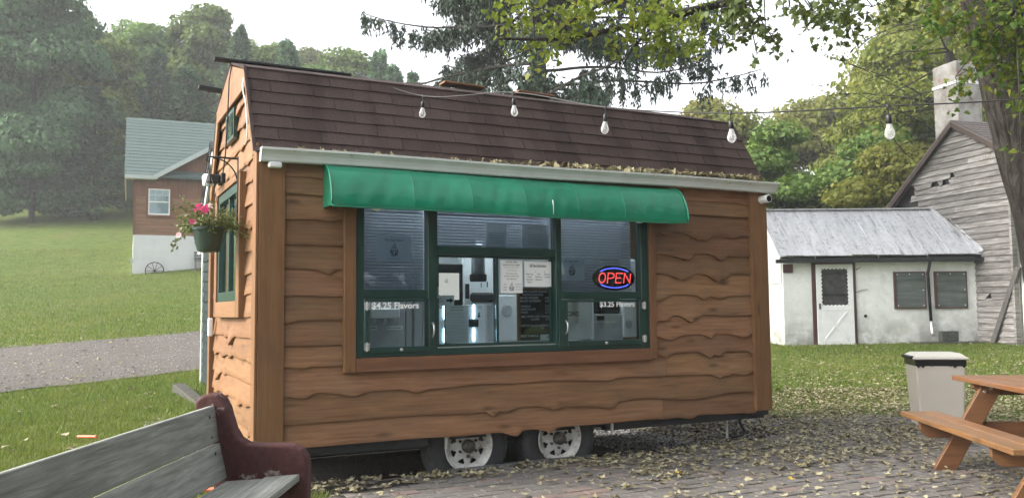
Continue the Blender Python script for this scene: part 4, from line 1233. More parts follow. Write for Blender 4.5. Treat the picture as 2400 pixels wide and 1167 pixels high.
pts = []; stems = MB()
for i in range(60):
    a = r_.uniform(0, 2 * math.pi); L_ = r_.uniform(.08, .26)
    p = np.array([math.cos(a) * r_.uniform(.0, .11), math.sin(a) * r_.uniform(.0, .11), .175])
    el = r_.uniform(.1, 1.2)
    d = np.array([math.cos(a) * math.cos(el), math.sin(a) * math.cos(el), math.sin(el)])
    path = [p]
    for q in range(6):
        d = d + np.array([0, 0, -.09]); d /= np.linalg.norm(d); p = p + d * L_ / 6 * 1.2; path.append(p)
        pts += [p + r_.normal(size=3) * .014 for _ in range(5)]
    stems.tube(path, .0022, 4)
# one long trailing shoot to the viewer's left
path = [np.array([-.09, .05, .185])]; d = np.array([-.35, .75, .25])
for q in range(14):
    d = d + np.array([0, 0, -.10]); d /= np.linalg.norm(d); path.append(path[-1] + d * .027)
    pts += [path[-1] + r_.normal(size=3) * .013 for _ in range(6)]
stems.tube(path, .0022, 4)
stems.build('stems', M['petunia_leaf'], hb)
V, F = scatter_leaves(np.array(pts), .030, r_)
me = np_mesh('foliage', V, F); me.materials.append(M['petunia_leaf']); tag(link('foliage', me, hb), kind='stuff')
def flower(c_, d, s, m):
    mb = MB(); d = Vector(d).normalized(); a = d.orthogonal().normalized(); b_ = d.cross(a); c_ = Vector(c_)
    n = 10; vs = [c_ - d * s * .5]
    for k in range(n):
        t_ = 2 * math.pi * k / n; rr = s * (.8 if k % 2 else .95)
        vs.append(c_ + (a * math.cos(t_) + b_ * math.sin(t_)) * rr + d * (.12 * s if k % 2 else -.05 * s))
    mb.add(vs, [(0, 1 + k, 1 + (k + 1) % n) for k in range(n)])
    mb.build('flower', m, hb)
# local axes: -x outwards from the gable, +y to the viewer's left
for c_, d, s, m in (((-.05, .19, .33), (-.5, -.7, .5), .036, 'pink'), ((-.03, .18, .31), (-.2, -.9, .3), .030, 'pink'), ((-.06, .05, .325), (-.4, -.8, .5), .034, 'pink'), ((-.02, .075, .30), (-.2, -.9, .2), .026, 'pink'), ((-.07, .02, .315), (.1, -.9, .5), .026, 'pink'),
                    ((-.02, -.10, .30), (-.2, -.9, .4), .030, 'pink'), ((-.04, -.08, .285), (0, -.9, .2), .024, 'pink'), ((.0, -.13, .315), (.1, -.9, .5), .024, 'pale_petal'), ((-.11, .0, .205), (-.5, -.8, .3), .026, 'pink'),
                    ((-.10, .16, .235), (-.4, -.9, .2), .022, 'pink'), ((-.19, .235, .115), (-.6, -.7, .2), .024, 'pale_petal'), ((-.185, .25, .125), (-.6, -.6, .4), .018, 'pink')):
    flower((c_[0] - .012, c_[1] * 1.12 - .05, c_[2] + .03), d, s * 1.2, M[m])

# ------------------------------------------------------------------ string lights
M['bulb_glass'] = None
t = NT('bulb_glass')
tr = t.n('BsdfTransparent', Color=(0.93, 0.94, 0.94, 1)); gl = t.n('BsdfPrincipled'); gl.inputs['Base Color'].default_value = (.9, .9, .9, 1); gl.inputs['Roughness'].default_value = .08
lw = t.n('LayerWeight', Blend=0.35)
mx = t.n('MixShader', Fac=t.math('ADD', t.math('MULTIPLY', lw.outputs['Facing'], 0.55), 0.18)); t.t.links.new(tr.outputs[0], mx.inputs[1]); t.t.links.new(gl.outputs[0], mx.inputs[2]); t.t.links.new(mx.outputs[0], t.out.inputs[0])
M['bulb_glass'] = t.m
slg = thing('string_lights', 'black cable of clear hanging bulbs strung in front of the trailer roof', 'string lights', (0, 0, 0))
WP = [Vector(T(1.05, 1.20, 2.83)), Vector((-.70, 6.75, 3.035)), Vector((.02, 6.2, 2.915)), Vector((.63, 5.6, 2.655)), Vector((1.30, 5.0, 2.47)), Vector((2.01, 4.5, 2.385)), Vector((2.55, 4.2, 2.345)), Vector((3.4, 3.7, 2.33)), Vector((6.0, 2.2, 2.7))]
WP[0] = Vector(T(1.05, 1.20, 3.17))
path = []
for i in range(len(WP) - 1):
    p0, p1, p2, p3 = WP[max(i - 1, 0)], WP[i], WP[i + 1], WP[min(i + 2, len(WP) - 1)]
    for q in range(8):
        u = q / 8
        path.append(.5 * ((2 * p1) + (p2 - p0) * u + (2 * p0 - 5 * p1 + 4 * p2 - p3) * u * u + (3 * p1 - p0 - 3 * p2 + p3) * u ** 3))
path.append(WP[-1])
MB().tube(path, .0042, 6).build('cable', M['black_plastic'], slg, smooth=True)
bprof = [(.010, 0), (.014, -.004), (.022, -.03), (.030, -.055), (.031, -.068), (.025, -.085), (.012, -.097), (.001, -.100)]
first_b = None
for i, p in enumerate(WP[1:6]):
    r1 = random.Random(i)
    if first_b is None:
        b_ = link('bulb', None, slg)
        MB().lathe([(.001, .01), (.010, .01), (.011, 0), (.011, -.012), (.001, -.012)], 10, 'z').build('cable_clip', M['black_plastic'], b_)
        MB().tube([(0, 0, -.01), (.002, 0, -.055)], .0035, 6).build('drop_cord', M['black_plastic'], b_)
        MB().lathe([(.001, -.050), (.010, -.050), (.016, -.062), (.0175, -.075), (.0175, -.110), (.014, -.114)], 16, 'z').build('socket', M['black_plastic'], b_, smooth=True)
        MB().lathe([(a, h - .110) for a, h in bprof], 18, 'z').build('bulb_glass', M['bulb_glass'], b_, smooth=True)
        MB().tube([(0, 0, -.115), (-.006, 0, -.14), (-.004, 0, -.175), (.004, 0, -.175), (.006, 0, -.14), (0, 0, -.115)], .0012, 5).build('filament', M['zinc'], b_)
        first_b = b_
    else:
        b_ = copy_tree(first_b, slg)
    b_.location = p; b_.rotation_euler = (r1.uniform(-.05, .05), r1.uniform(-.05, .05), r1.uniform(0, 3))
    b_.scale = (.85,) * 3

# ------------------------------------------------------------------ timber edging behind the bench, orange wands
g = lambda x, y: float(ground(x, y))
tb = MB().bar((-4.40, 11.35, g(-4.4, 11.35) + .05), (-2.45, 8.55, g(-2.45, 8.55) + .06), .15, .14).build('timber_edging', wood('old_timber', (0.055, 0.053, 0.047), (0.12, 0.115, 0.10), 'y', 0.9, 0.4, None), bevel=.008)
tag(tb, 'grey squared timber lying on the grass behind the bench end', 'timber')
om = flat('orange_plastic', (0.70, 0.13, 0.05), 0.45, 0, 0.1, 8)
for lb, x, y, a, w in (('orange plastic stake lying in the grass behind the bench', -4.05, 8.2, -.45, .20), ('orange stake with white tip in the grass under the bench', -2.12, 6.15, -.15, .17)):
    z = g(x, y) + .05
    o = thing('marker_stake', lb, 'stake', (x, y, z), a)
    MB().tube([(-w / 2, 0, 0), (w / 2, 0, .01)], .014, 8).build('stake', om, o)
    MB().tube([(w / 2, 0, .01), (w / 2 + .05, 0, .012)], .013, 8).build('tip', M['white_paint'] if y < 7 else om, o)
# ------------------------------------------------------------------ dark green tool shed behind the trailer
M['green_clap'] = flat('grey_green_clapboard', (0.030, 0.043, 0.041), 0.9, 0, 0.12, 5, 0.1, 0.05, 0.08)
M['slate'] = flat('grey_shingle_roof', (0.07, 0.075, 0.085), 0.9, 0, 0.25, 30, 0.4, 0.2, 0.1)
x_, y_, z_ = T(.40, 5.20, 0)
shed = thing('garden_shed', 'steep roofed dark green clapboard shed with white trim behind the trailer', 'shed', (x_, y_, .36), YAW)
HW, EZ, PZ, DP = 1.24, 2.10, 3.06, 2.6      # half width, eave, peak, depth along +x
nrow = 15; ch = EZ / nrow
def shed_half(z): return HW if z < EZ else HW * (PZ - z) / (PZ - EZ)
rows = int(PZ / ch)
for i in range(rows):
    z0, z1 = i * ch, (i + 1) * ch + .015
    a0, a1 = shed_half(z0), shed_half(min(z1, PZ - .01))
    MB().add([(-.020, -a0, z0), (-.020, a0, z0), (-.002, a1, z1), (-.002, -a1, z1), (0.004, -a0, z0), (.004, a0, z0)], [(0, 1, 2, 3), (0, 4, 5, 1)]).build('clapboard', M['green_clap'], shed)
mb = MB(); mb.prism([(-HW, -.35), (HW, -.35), (HW, EZ), (0, PZ), (-HW, EZ)], .006, DP, 'x'); mb.build('wall', M['green_clap'], shed)
for s in (-1, 1):
    MB().box(-.035, .0, s * HW - .022, s * HW + .022, -.3, EZ).build('corner_trim', M['white_paint'], shed, bevel=.003)
    ov = .22; k = (PZ - EZ) / HW
    e0 = (s * (HW + ov), EZ - ov * k); pk = (0, PZ + .09)
    MB().prism([e0, pk, (0, PZ - .04), (s * (HW + ov - .02), EZ - ov * k - .12)], -.075, -.045, 'x').build('rake_board', M['white_paint'], shed, bevel=.003)
    MB().prism([(e0[0] * 1.02, e0[1] + .035), (0, pk[1] + .04), (0, pk[1]), e0], -.10, DP + .25, 'x').build('roof_slab', M['slate'], shed)
    nl = 9
    for i in range(nl):
        f0, f1 = i / nl, (i + 1) / nl
        def Q(f): return (e0[0] * 1.02 * (1 - f), (e0[1] + .035) * (1 - f) + (pk[1] + .04) * f)
        a, b_ = Q(f0), Q(f1)
        MB().add([(-.11, a[0], a[1] + .018), (DP + .25, a[0], a[1] + .018), (DP + .25, b_[0], b_[1] + .004), (-.11, b_[0], b_[1] + .004), (-.11, a[0], a[1]), (DP + .25, a[0], a[1])], [(0, 1, 2, 3), (4, 5, 1, 0)]).build('shingle_course', M['slate'], shed)
MB().box(-.06, .0, HW + .05, HW + .20, EZ - .30, EZ - .22).build('eave_return', M['white_paint'], shed)

# ------------------------------------------------------------------ house with the green roof, on the rise at left
M['house_board'] = wood('house_siding', (0.19, 0.098, 0.056), (0.31, 0.168, 0.096), 'x', 0.7, 0.3, None, 0.3, 0.12)
M['house_vert'] = wood('house_siding_vertical', (0.15, 0.070, 0.046), (0.25, 0.115, 0.072), 'z', 0.7, 0.3, None, 0.3, 0.14)
t = NT('green_shingle')
c = t.coord()
k = t.ramp(t.noise(c, 22, 4, 0.7), [(0.3, (0.068, 0.100, 0.094)), (0.7, (0.115, 0.152, 0.144))])
M['green_roof'] = t.done(t.vary(k, .06), 0.9, 0, t.bump(t.noise(c, 30, 3), 0.4, 0.02), 0.2)
M['foundation'] = flat('white_foundation', (0.60, 0.61, 0.62), 0.8, 0, 0.08, 2, 0.1)
M['fascia_grey'] = flat('pale_fascia', (0.42, 0.46, 0.46), 0.5, 0, 0.05, 2)
M['lace'] = flat('white_curtain', (0.84, 0.85, 0.85), 0.8, 0, 0.12, 12)
HR = .42
house = thing('house', 'brown board house with pale green shingled roof and white foundation', 'house', (-17.75, 40.0, 3.1), HR)
HL, HD = 8.6, 8.0
MB().box(0, HL, 0, HD, -1.2, 1.92).build('foundation', M['foundation'], house)
MB().box(.03, HL - .03, .06, HD, 1.92, 4.75).build('wall', M['house_board'], house)
for i in range(11):
    z0 = 1.90 + i * .170
    live_board('siding_board', 0, HL, z0 + .19, z0, 900 + i, M['house_board'], house, amp=.008, ndip=5, depth=.03, off=-.02).location = (0, .04, 0)
ge = (.95, 4.72); gp_ = (4.7, 7.0)                     # gable: rake foot and peak
def rake_z(x): return ge[1] + (min(x, 2 * gp_[0] - x) - ge[0]) * (gp_[1] - ge[1]) / (gp_[0] - ge[0])
x = .0
hv = random.Random(4)
while x < HL:
    w = .235
    zt = 4.66 if x < ge[0] else max(4.66, min(rake_z(x), rake_z(x + w)))
    MB().box(x + .004, x + w - .004, .005 + hv.uniform(-.006, .006), .05, 3.76 + hv.uniform(-.01, .01), zt + .05).build('vertical_board', M['house_vert'], house)
    x += w
MB().prism([(ge[0], 4.7), (gp_[0], gp_[1]), (2 * gp_[0] - ge[0], 4.7)], .06, 3.5, 'y').build('gable_wall', M['house_vert'], house)
# roofs: main slope to the front, cross gable with rakes
def slab(name, pts, m, th=.09, parent=house):
    n = len(pts); vs = list(pts) + [(a, b, c - th) for a, b, c in pts]
    fs = [tuple(range(n)), tuple(range(2 * n - 1, n - 1, -1))] + [(i, (i + 1) % n, n + (i + 1) % n, n + i) for i in range(n)]
    return MB().add(vs, fs).build(name, m, parent)
RX0 = -.42
slab('roof_slope', [(RX0, -.35, 4.70), (HL + .4, -.35, 4.70), (HL + .4, 4.0, 8.30), (RX0, 4.0, 8.30)], M['green_roof'])
slab('roof_slope', [(RX0, 8.35, 4.70), (HL + .4, 8.35, 4.70), (HL + .4, 4.0, 8.30), (RX0, 4.0, 8.30)], M['green_roof'])
for s in (-1, 1):
    def gx(x): return gp_[0] + s * (x - gp_[0]) * -1
    f0 = (gx(ge[0] - .10), -.42, 4.73); f1 = (gp_[0], -.42, gp_[1] + .13)
    slab('gable_slope', [f0, f1, (gp_[0], 3.2, gp_[1] + .13), (gx(ge[0] - .10), .5, 4.73)], M['green_roof'])
    MB().bar((f0[0], -.45, f0[2] - .12), (f1[0], -.45, f1[2] - .12), .05, .20, up=(0, 0, 1)).build('rake_board', M['fascia_grey'], house)
MB().box(RX0, ge[0] + .05, -.44, -.36, 4.52, 4.70).build('eave_fascia', M['fascia_grey'], house)
MB().box(RX0, RX0 + .06, -.36, 8.3, 4.50, 4.62).build('eave_fascia', M['fascia_grey'], house)
MB().box(RX0, ge[0], -.36, .06, 4.52, 4.55).build('soffit', M['fascia_grey'], house)
nl = 18                                                # shingle courses of the visible slope
for i in range(nl):
    f0, f1 = i / nl, (i + 1) / nl
    y0, y1 = -.37 + 4.37 * f0, -.37 + 4.37 * f1; z0, z1 = 4.70 + 3.60 * f0, 4.70 + 3.60 * f1
    MB().add([(RX0 - .01, y0, z0 + .03), (HL + .4, y0, z0 + .03), (HL + .4, y1, z1 + .006), (RX0 - .01, y1, z1 + .006), (RX0 - .01, y0, z0), (HL + .4, y0, z0)], [(0, 1, 2, 3), (4, 5, 1, 0)]).build('shingle_course', M['green_roof'], house)
def dh_window(parent, x0, x1, z0, z1, y):
    w = MB(); w.box(x0, x1, y - .03, y + .02, z0, z0 + .07); w.box(x0, x1, y - .03, y + .02, z1 - .06, z1); w.box(x0, x0 + .055, y - .03, y + .02, z0 + .07, z1 - .06); w.box(x1 - .055, x1, y - .03, y + .02, z0 + .07, z1 - .06)
    zm = (z0 + z1) / 2; w.box(x0 + .055, x1 - .055, y - .035, y + .02, zm - .03, zm + .03)
    o = w.build('window', M['white_paint'], parent)
    for a, b_ in ((z0 + .07, zm - .03), (zm + .03, z1 - .06)):
        MB().box(x0 + .055, x1 - .055, y - .01, y - .006, a, b_).build('pane', M['glass'], o)
    MB().box(x0 + .05, x1 - .05, y + .02, y + .03, z0 + .05, z1 - .05).build('curtain', M['lace'], o)
    mb = MB(); 
    for q in (1, 2): mb.box(x0 + (x1 - x0) * q / 3 - .008, x0 + (x1 - x0) * q / 3 + .008, y - .02, y - .012, zm + .03, z1 - .06)
    mb.box(x0 + .055, x1 - .055, y - .02, y - .012, (zm + z1) / 2 - .01, (zm + z1) / 2 + .01); mb.build('muntin', M['white_paint'], o)
    c_ = MB(); c_.box(x0 - .10, x0 - .003, y - .04, y + .02, z0 - .09, z1 + .10); c_.box(x1 + .003, x1 + .10, y - .04, y + .02, z0 - .09, z1 + .10)
    c_.box(x0 - .003, x1 + .003, y - .04, y + .02, z0 - .09, z0 - .003); c_.box(x0 - .003, x1 + .003, y - .04, y + .02, z1 + .003, z1 + .10)
    c_.build('window_casing', M['house_vert'], o)
dh_window(house, .62, 1.57, 2.88, 4.12, -.035)
MB().box(-.10, .0, -.02, .10, .6, .80).build('meter_box', M['fascia_grey'], house)
MB().box(-.02, .09, -.03, .05, 1.92, 4.55).build('corner_board', M['house_vert'], house)
def HP(x, y, z): return (-17.75 + x * math.cos(HR) - y * math.sin(HR), 40 + x * math.sin(HR) + y * math.cos(HR), 3.1 + z)
# iron wheel and a small bench against the foundation
wx, wy, wz = HP(.95, -.25, 0)
iw = thing('iron_wheel', 'old spoked iron wheel half sunk against the white house foundation', 'wheel', (wx, wy, g(wx, wy) + .12), HR)
rust = flat('rusty_iron', (0.05, 0.035, 0.028), 0.8, 0.3, 0.3, 10)
MB().tube([(.40 * math.cos(a), 0, .40 * math.sin(a)) for a in np.linspace(0, 2 * math.pi, 33)], .025, 6).build('wheel_rim', rust, iw)
for k in range(10):
    a = 2 * math.pi * k / 10
    MB().tube([(.05 * math.cos(a), 0, .05 * math.sin(a)), (.39 * math.cos(a), 0, .39 * math.sin(a))], .013, 5).build('spoke', rust, iw)
MB().lathe([(.001, -.06), (.06, -.05), (.06, .05), (.001, .06)], 12, 'y').build('hub', rust, iw)
wx, wy, wz = HP(3.3, -.45, 0)
gb = thing('slat_bench', 'small grey slatted bench against the white house foundation', 'bench', (wx, wy, g(wx, wy)), HR)
gm = wood('bench_grey', (0.13, 0.14, 0.14), (0.20, 0.21, 0.21), 'x', 0.85, 0)
for z in (.52, .66, .80): MB().box(-.62, .62, .20, .24, z - .05, z + .05).build('back_slat', gm, gb)
for y in (-.12, .0, .12): MB().box(-.62, .62, y - .05, y + .05, .40, .43).build('seat_slat', gm, gb)
for x in (-.56, .56):
    MB().box(x - .03, x + .03, .24, .29, -.1, .86).build('leg', gm, gb); MB().box(x - .03, x + .03, -.16, -.11, -.1, .40).build('leg', gm, gb)

# ------------------------------------------------------------------ whitewashed outbuilding at right
t = NT('whitewash')
c = t.coord()
sp = t.n('SeparateXYZ', Vector=c)
base_ = t.ramp(t.noise(c, 1.6, 5), [(0.3, (0.62, 0.63, 0.60)), (0.7, (0.78, 0.79, 0.76))])
hgt = t.n('MapRange', Value=sp.outputs[2], i_1=0.95, i_2=-0.05)
mold = t.math('MULTIPLY', hgt.outputs[0], t.ramp(t.noise(c, 2.4, 7, 0.68), [(0.34, 0.0), (0.58, 1.0)]))
k = t.mix(base_, (0.17, 0.175, 0.155), t.math('MULTIPLY', mold, 0.95))
k = t.mix(k, (0.42, 0.42, 0.39), t.math('MULTIPLY', t.ramp(t.noise(c, 3.3, 7, 0.7), [(0.50, 0.0), (0.70, 1.0)]), 0.5))
moss = t.math('MULTIPLY', t.n('MapRange', Value=sp.outputs[2], i_1=0.45, i_2=0.0).outputs[0], t.ramp(t.noise(c, 1.1, 4), [(0.56, 0.0), (0.66, 1.0)]))
k = t.mix(k, (0.25, 0.20, 0.06), t.math('MULTIPLY', moss, 0.7))
M['whitewash'] = t.done(k, 0.9, 0, t.bump(t.noise(c, 18, 5), 0.3, 0.02), 0.2)
t = NT('old_tin_roof')
c = t.coord('Object', (1, 1, 1), 5); cs_ = t.coord('Object', (5, .8, .8))
k = t.ramp(t.noise(cs_, 2.0, 7, 0.68), [(0.30, (0.17, 0.172, 0.176)), (0.44, (0.37, 0.38, 0.395)), (0.75, (0.50, 0.512, 0.53))])
k = t.mix(k, (0.06, 0.06, 0.06), t.math('MULTIPLY', t.ramp(t.noise(c, 11, 6, 0.72), [(0.54, 0.0), (0.66, 1.0)]), 0.6))
M['tin'] = t.done(t.vary(k, .06), 0.6, 0.0, None, 0.3)
M['maroon_trim'] = flat('maroon_trim', (0.075, 0.035, 0.035), 0.6, 0, 0.2, 4)
M['ply'] = wood('weathered_plywood', (0.075, 0.090, 0.085), (0.17, 0.19, 0.175), 'x', 0.85, 0.2, (0.05, 0.06, 0.05), 0.4, 0.05, 0.5, 0.4, 0.15)
OX0, OX1, OY = 6.68, 11.5, 21.2
ob = thing('outbuilding', 'low whitewashed outbuilding with tin roof, white storm door and boarded windows', 'outbuilding', (OX0, OY, .38))
OL, OD, OE, OR_ = OX1 - OX0, 2.6, 2.20, 3.50
MB().box(0, OL, 0, OD, -.3, OE).build('wall', M['whitewash'], ob, bevel=.02)
MB().prism([(0, OE), (OD / 2, OR_ - .10), (OD, OE)], .0, .10, 'x').build('gable_siding', M['fascia_white'] if 'fascia_white' in M else M['white_paint'], ob)
for i in range(4): MB().box(-.03, -.004, .02, OD - .02, 1.55 + i * .17, 1.71 + i * .17).build('clapboard', M['white_paint'], ob)
pw = .60; x = -.14; tr_ = random.Random(9)
while x < OL - .02:
    x1 = min(x + pw, OL + .02)
    sg = -.02 * math.sin(math.pi * (x + .14) / OL)
    for s in (0, 1):
        y0, y1 = (-.26, OD / 2) if s == 0 else (OD + .26, OD / 2)
        z0, z1 = OE + .02 + tr_.uniform(-.012, .012), OR_ + sg
        mb = MB()
        mb.add([(x, y0, z0), (x1 - .006, y0, z0), (x1 - .006, y1, z1), (x, y1, z1), (x, y0, z0 - .012), (x1 - .006, y0, z0 - .012)], [(0, 1, 2, 3), (4, 5, 1, 0)])
        mb.add([(x - .012, y0, z0 + .002), (x + .012, y0, z0 + .002), (x + .012, y1, z1 + .002), (x - .012, y1, z1 + .002), (x, y0, z0 + .022), (x, y1, z1 + .022)], [(0, 4, 5, 3), (4, 1, 2, 5)])
        mb.build('roof_sheet', M['tin'], ob)
    x = x1
MB().bar((-.15, OD / 2, OR_ + .015), (OL + .02, OD / 2, OR_ + .012), .16, .03).build('ridge_cap', M['tin'], ob)
MB().bar((OL - .03, -.26, OE + .055), (OL - .45, OD / 2, OR_ + .04), .10, .03, up=(0, -.7, .7)).build('flashing', M['tin'], ob)
MB().bar((OL + .06, -.26, OE + .07), (OL - .30, OD / 2, OR_ + .10), .10, .12, up=(0, -.7, .7)).build('flashing', M['tin'], ob)
gt = MB().box(-.22, OL + .04, -.30, -.20, OE - .17, OE - .08).build('eave_gutter', M['dark_steel'], ob, bevel=.01)
MB().box(-.05, OL, -.20, -.003, OE - .06, OE - .02).build('soffit_board', M['black_plastic'], ob)
for x in (.7, 2.25, 3.45): MB().bar((x, -.33, OE + .0), (x + .09, -.20, OE - .14), .02, .02).build('gutter_hook', M['zinc'], gt)
dp = MB().tube([(3.55, -.25, OE - .16), (3.57, -.07, OE - .45), (3.60, -.07, .55)], .038, 8).build('downspout', M['dark_steel'], ob, smooth=True)
MB().tube([(3.60, -.07, .58), (3.615, -.07, .30), (3.63, -.11, .24)], .042, 8).build('elbow', M['zinc'], dp, smooth=True)
MB().box(.02, .26, -.03, -.003, OE - .40, OE - .19).build('eave_block', M['maroon_trim'], ob)
# storm door
dr = MB(); DX0, DX1, DZ1 = .82, 1.73, 2.0
dr.box(DX0, DX0 + .12, -.05, -.01, .02, DZ1); dr.box(DX1 - .12, DX1, -.05, -.01, .02, DZ1); dr.box(DX0 + .12, DX1 - .12, -.05, -.01, .02, .98); dr.box(DX0 + .12, DX1 - .12, -.05, -.01, DZ1 - .10, DZ1)
door = dr.build('storm_door', M['white_paint'], ob, bevel=.004)
MB().box(DX0 + .11, DX1 - .11, -.02, -.015, .97, DZ1 - .09).build('pane', flat('cloudy_pane', (0.06, 0.06, 0.058), 0.25, 0, 0.5, 9), door)
mb = MB()
for i in range(10):
    for (xa, za, xb, zb) in ((DX0 + .12, .98 + i * .092, DX0 + .15, 0), (DX1 - .12, .98 + i * .092, DX1 - .15, 0)):
        mb.add([(xa, -.045, za), (xa, -.045, za + .092), (xb, -.045, za + .046)], [(0, 1, 2)])
for i in range(7):
    for z, dz in ((DZ1 - .10, -.03), (.98, .03)):
        xa = DX0 + .12 + i * .0957
        mb.add([(xa, -.045, z), (xa + .0957, -.045, z), (xa + .048, -.045, z + dz)], [(0, 1, 2)])
mb.build('scalloped_trim', M['white_paint'], door)
mb = MB(); mb.bar((DX0 + .18, -.054, .16), (DX1 - .18, -.054, .82), .05, .012, up=(0, 1, 0)); mb.bar((DX1 - .18, -.060, .16), (DX0 + .18, -.060, .82), .05, .012, up=(0, 1, 0))
mb.box(DX0 + .12, DX1 - .12, -.056, -.050, .10, .13); mb.box(DX0 + .12, DX1 - .12, -.056, -.050, .86, .89); mb.build('cross_panel', M['white_paint'], door, bevel=.003)
MB().box(DX0 + .13, DX1 - .13, -.056, -.050, 1.24, 1.26).build('push_bar', M['dark_steel'], door)
MB().box(DX0 + .05, DX0 + .08, -.075, -.05, .90, 1.04).build('handle', M['dark_steel'], door)
mb = MB(); mb.box(DX0 - .10, DX0 - .005, -.035, -.003, 0, DZ1 + .10); mb.box(DX1 + .005, DX1 + .07, -.035, -.003, 0, DZ1 + .10); mb.box(DX0 - .005, DX1 + .005, -.035, -.003, DZ1 + .005, DZ1 + .10)
mb.build('door_frame', M['maroon_trim'], ob)
for x0, x1, lb in ((2.74, 3.52, 'l'), (3.74, 4.54, 'r')):
    z0, z1 = .89, 1.80
    b_ = MB().box(x0 + .05, x1 - .02, -.035, -.003, z0 + .03, z1 - .03).build('boarded_window', M['ply'], ob)
    fr = MB(); fr.box(x0, x0 + .048, -.05, -.003, z0, z1); fr.box(x1 - .018, x1, -.05, -.003, z0, z1); fr.box(x0 + .048, x1 - .018, -.05, -.003, z0, z0 + .028); fr.box(x0 + .048, x1 - .018, -.05, -.003, z1 - .028, z1)
    fr.build('frame', M['maroon_trim'], b_)
    for q in ((x0 + .09, z1 - .07), (x1 - .06, z1 - .07), ((x0 + x1) / 2, z1 - .06), (x1 - .06, z0 + .08), (x0 + .09, z0 + .08), (x1 - .06, (z0 + z1) / 2)):
        MB().lathe([(.001, -.04), (.012, -.039), (.012, -.034)], 8, 'y', (q[0], 0, q[1])).build('nail_head', M['chalk'], b_)
mb = MB(); mb.tube([(1.80, -.02, 1.30), (1.95, -.03, 1.36), (2.10, -.03, 1.375)], .006, 5); mb.tube([(1.82, -.02, 1.86), (1.95, -.02, 1.93)], .006, 5); mb.build('dry_vine', M['bark_dark'], ob)
MB().lathe([(.001, -.03), (.035, -.025), (.04, 0)], 8, 'y', (2.02, 0, .72)).build('pipe_stub', M['dark_steel'], ob)
# step: stacked block and plank in front of the boarded window
blk = thing('cinder_block', 'dark block standing on a flat slab by the outbuilding wall', 'block', (10.55, 20.85, .36))
MB().box(-.20, .20, -.1, .1, .11, .36).build('block', flat('dark_block', (0.055, 0.058, 0.05), 0.9, 0, 0.3, 12, 0.4), blk, bevel=.01)
slb = thing('stone_slab', 'long dark mossy slab lying against the outbuilding wall', 'slab', (10.5, 20.85, .34))
mb = MB(); mb.box(-.78, .78, -.25, .25, -.1, .12); mb.build('slab', flat('mossy_slab', (0.045, 0.045, 0.035), 0.95, 0, 0.4, 6, 0.5), slb, bevel=.03, seg=2)

# ------------------------------------------------------------------ old barn with broken clapboards and chimney
t = NT('bare_clapboard')
c = t.coord('Object', (1, 1, 1), 31); cg = t.coord('Object', (1.2, 1.2, 18), 31)
k = t.ramp(t.noise(cg, 1.6, 7, 0.68, 0.6), [(0.30, (0.075, 0.068, 0.062)), (0.52, (0.21, 0.198, 0.188)), (0.75, (0.38, 0.372, 0.36))])
k = t.mix(k, (0.06, 0.055, 0.05), t.math('MULTIPLY', t.ramp(t.noise(c, 1.6, 6, 0.7), [(0.52, 0.0), (0.72, 1.0)]), 0.75))
M['old_clap'] = t.done(t.vary(k, .24), 0.9, 0, t.bump(t.noise(cg, 3, 5), 0.5, 0.01), 0.15)
M['cream_clap'] = flat('cream_clapboard', (0.42, 0.40, 0.33), 0.8, 0, 0.15, 4, 0.2, 0.3, 0.08)
M['barn_roof'] = flat('barn_roof_shingle', (0.12, 0.105, 0.10), 0.9, 0, 0.3, 24, 0.4, 0.2, 0.12)
M['brown_fascia'] = flat('brown_fascia', (0.050, 0.034, 0.028), 0.75, 0, 0.3, 5, 0.2)
BD = Vector((-.264, .964, 0)).normalized()                 # along the gable wall, away from the viewer
BA = math.atan2(BD.y, BD.x)
barn = thing('old_barn', 'weathered grey clapboard barn with broken boards and a plastered chimney', 'barn', (11.78, 20.14, .30), BA)
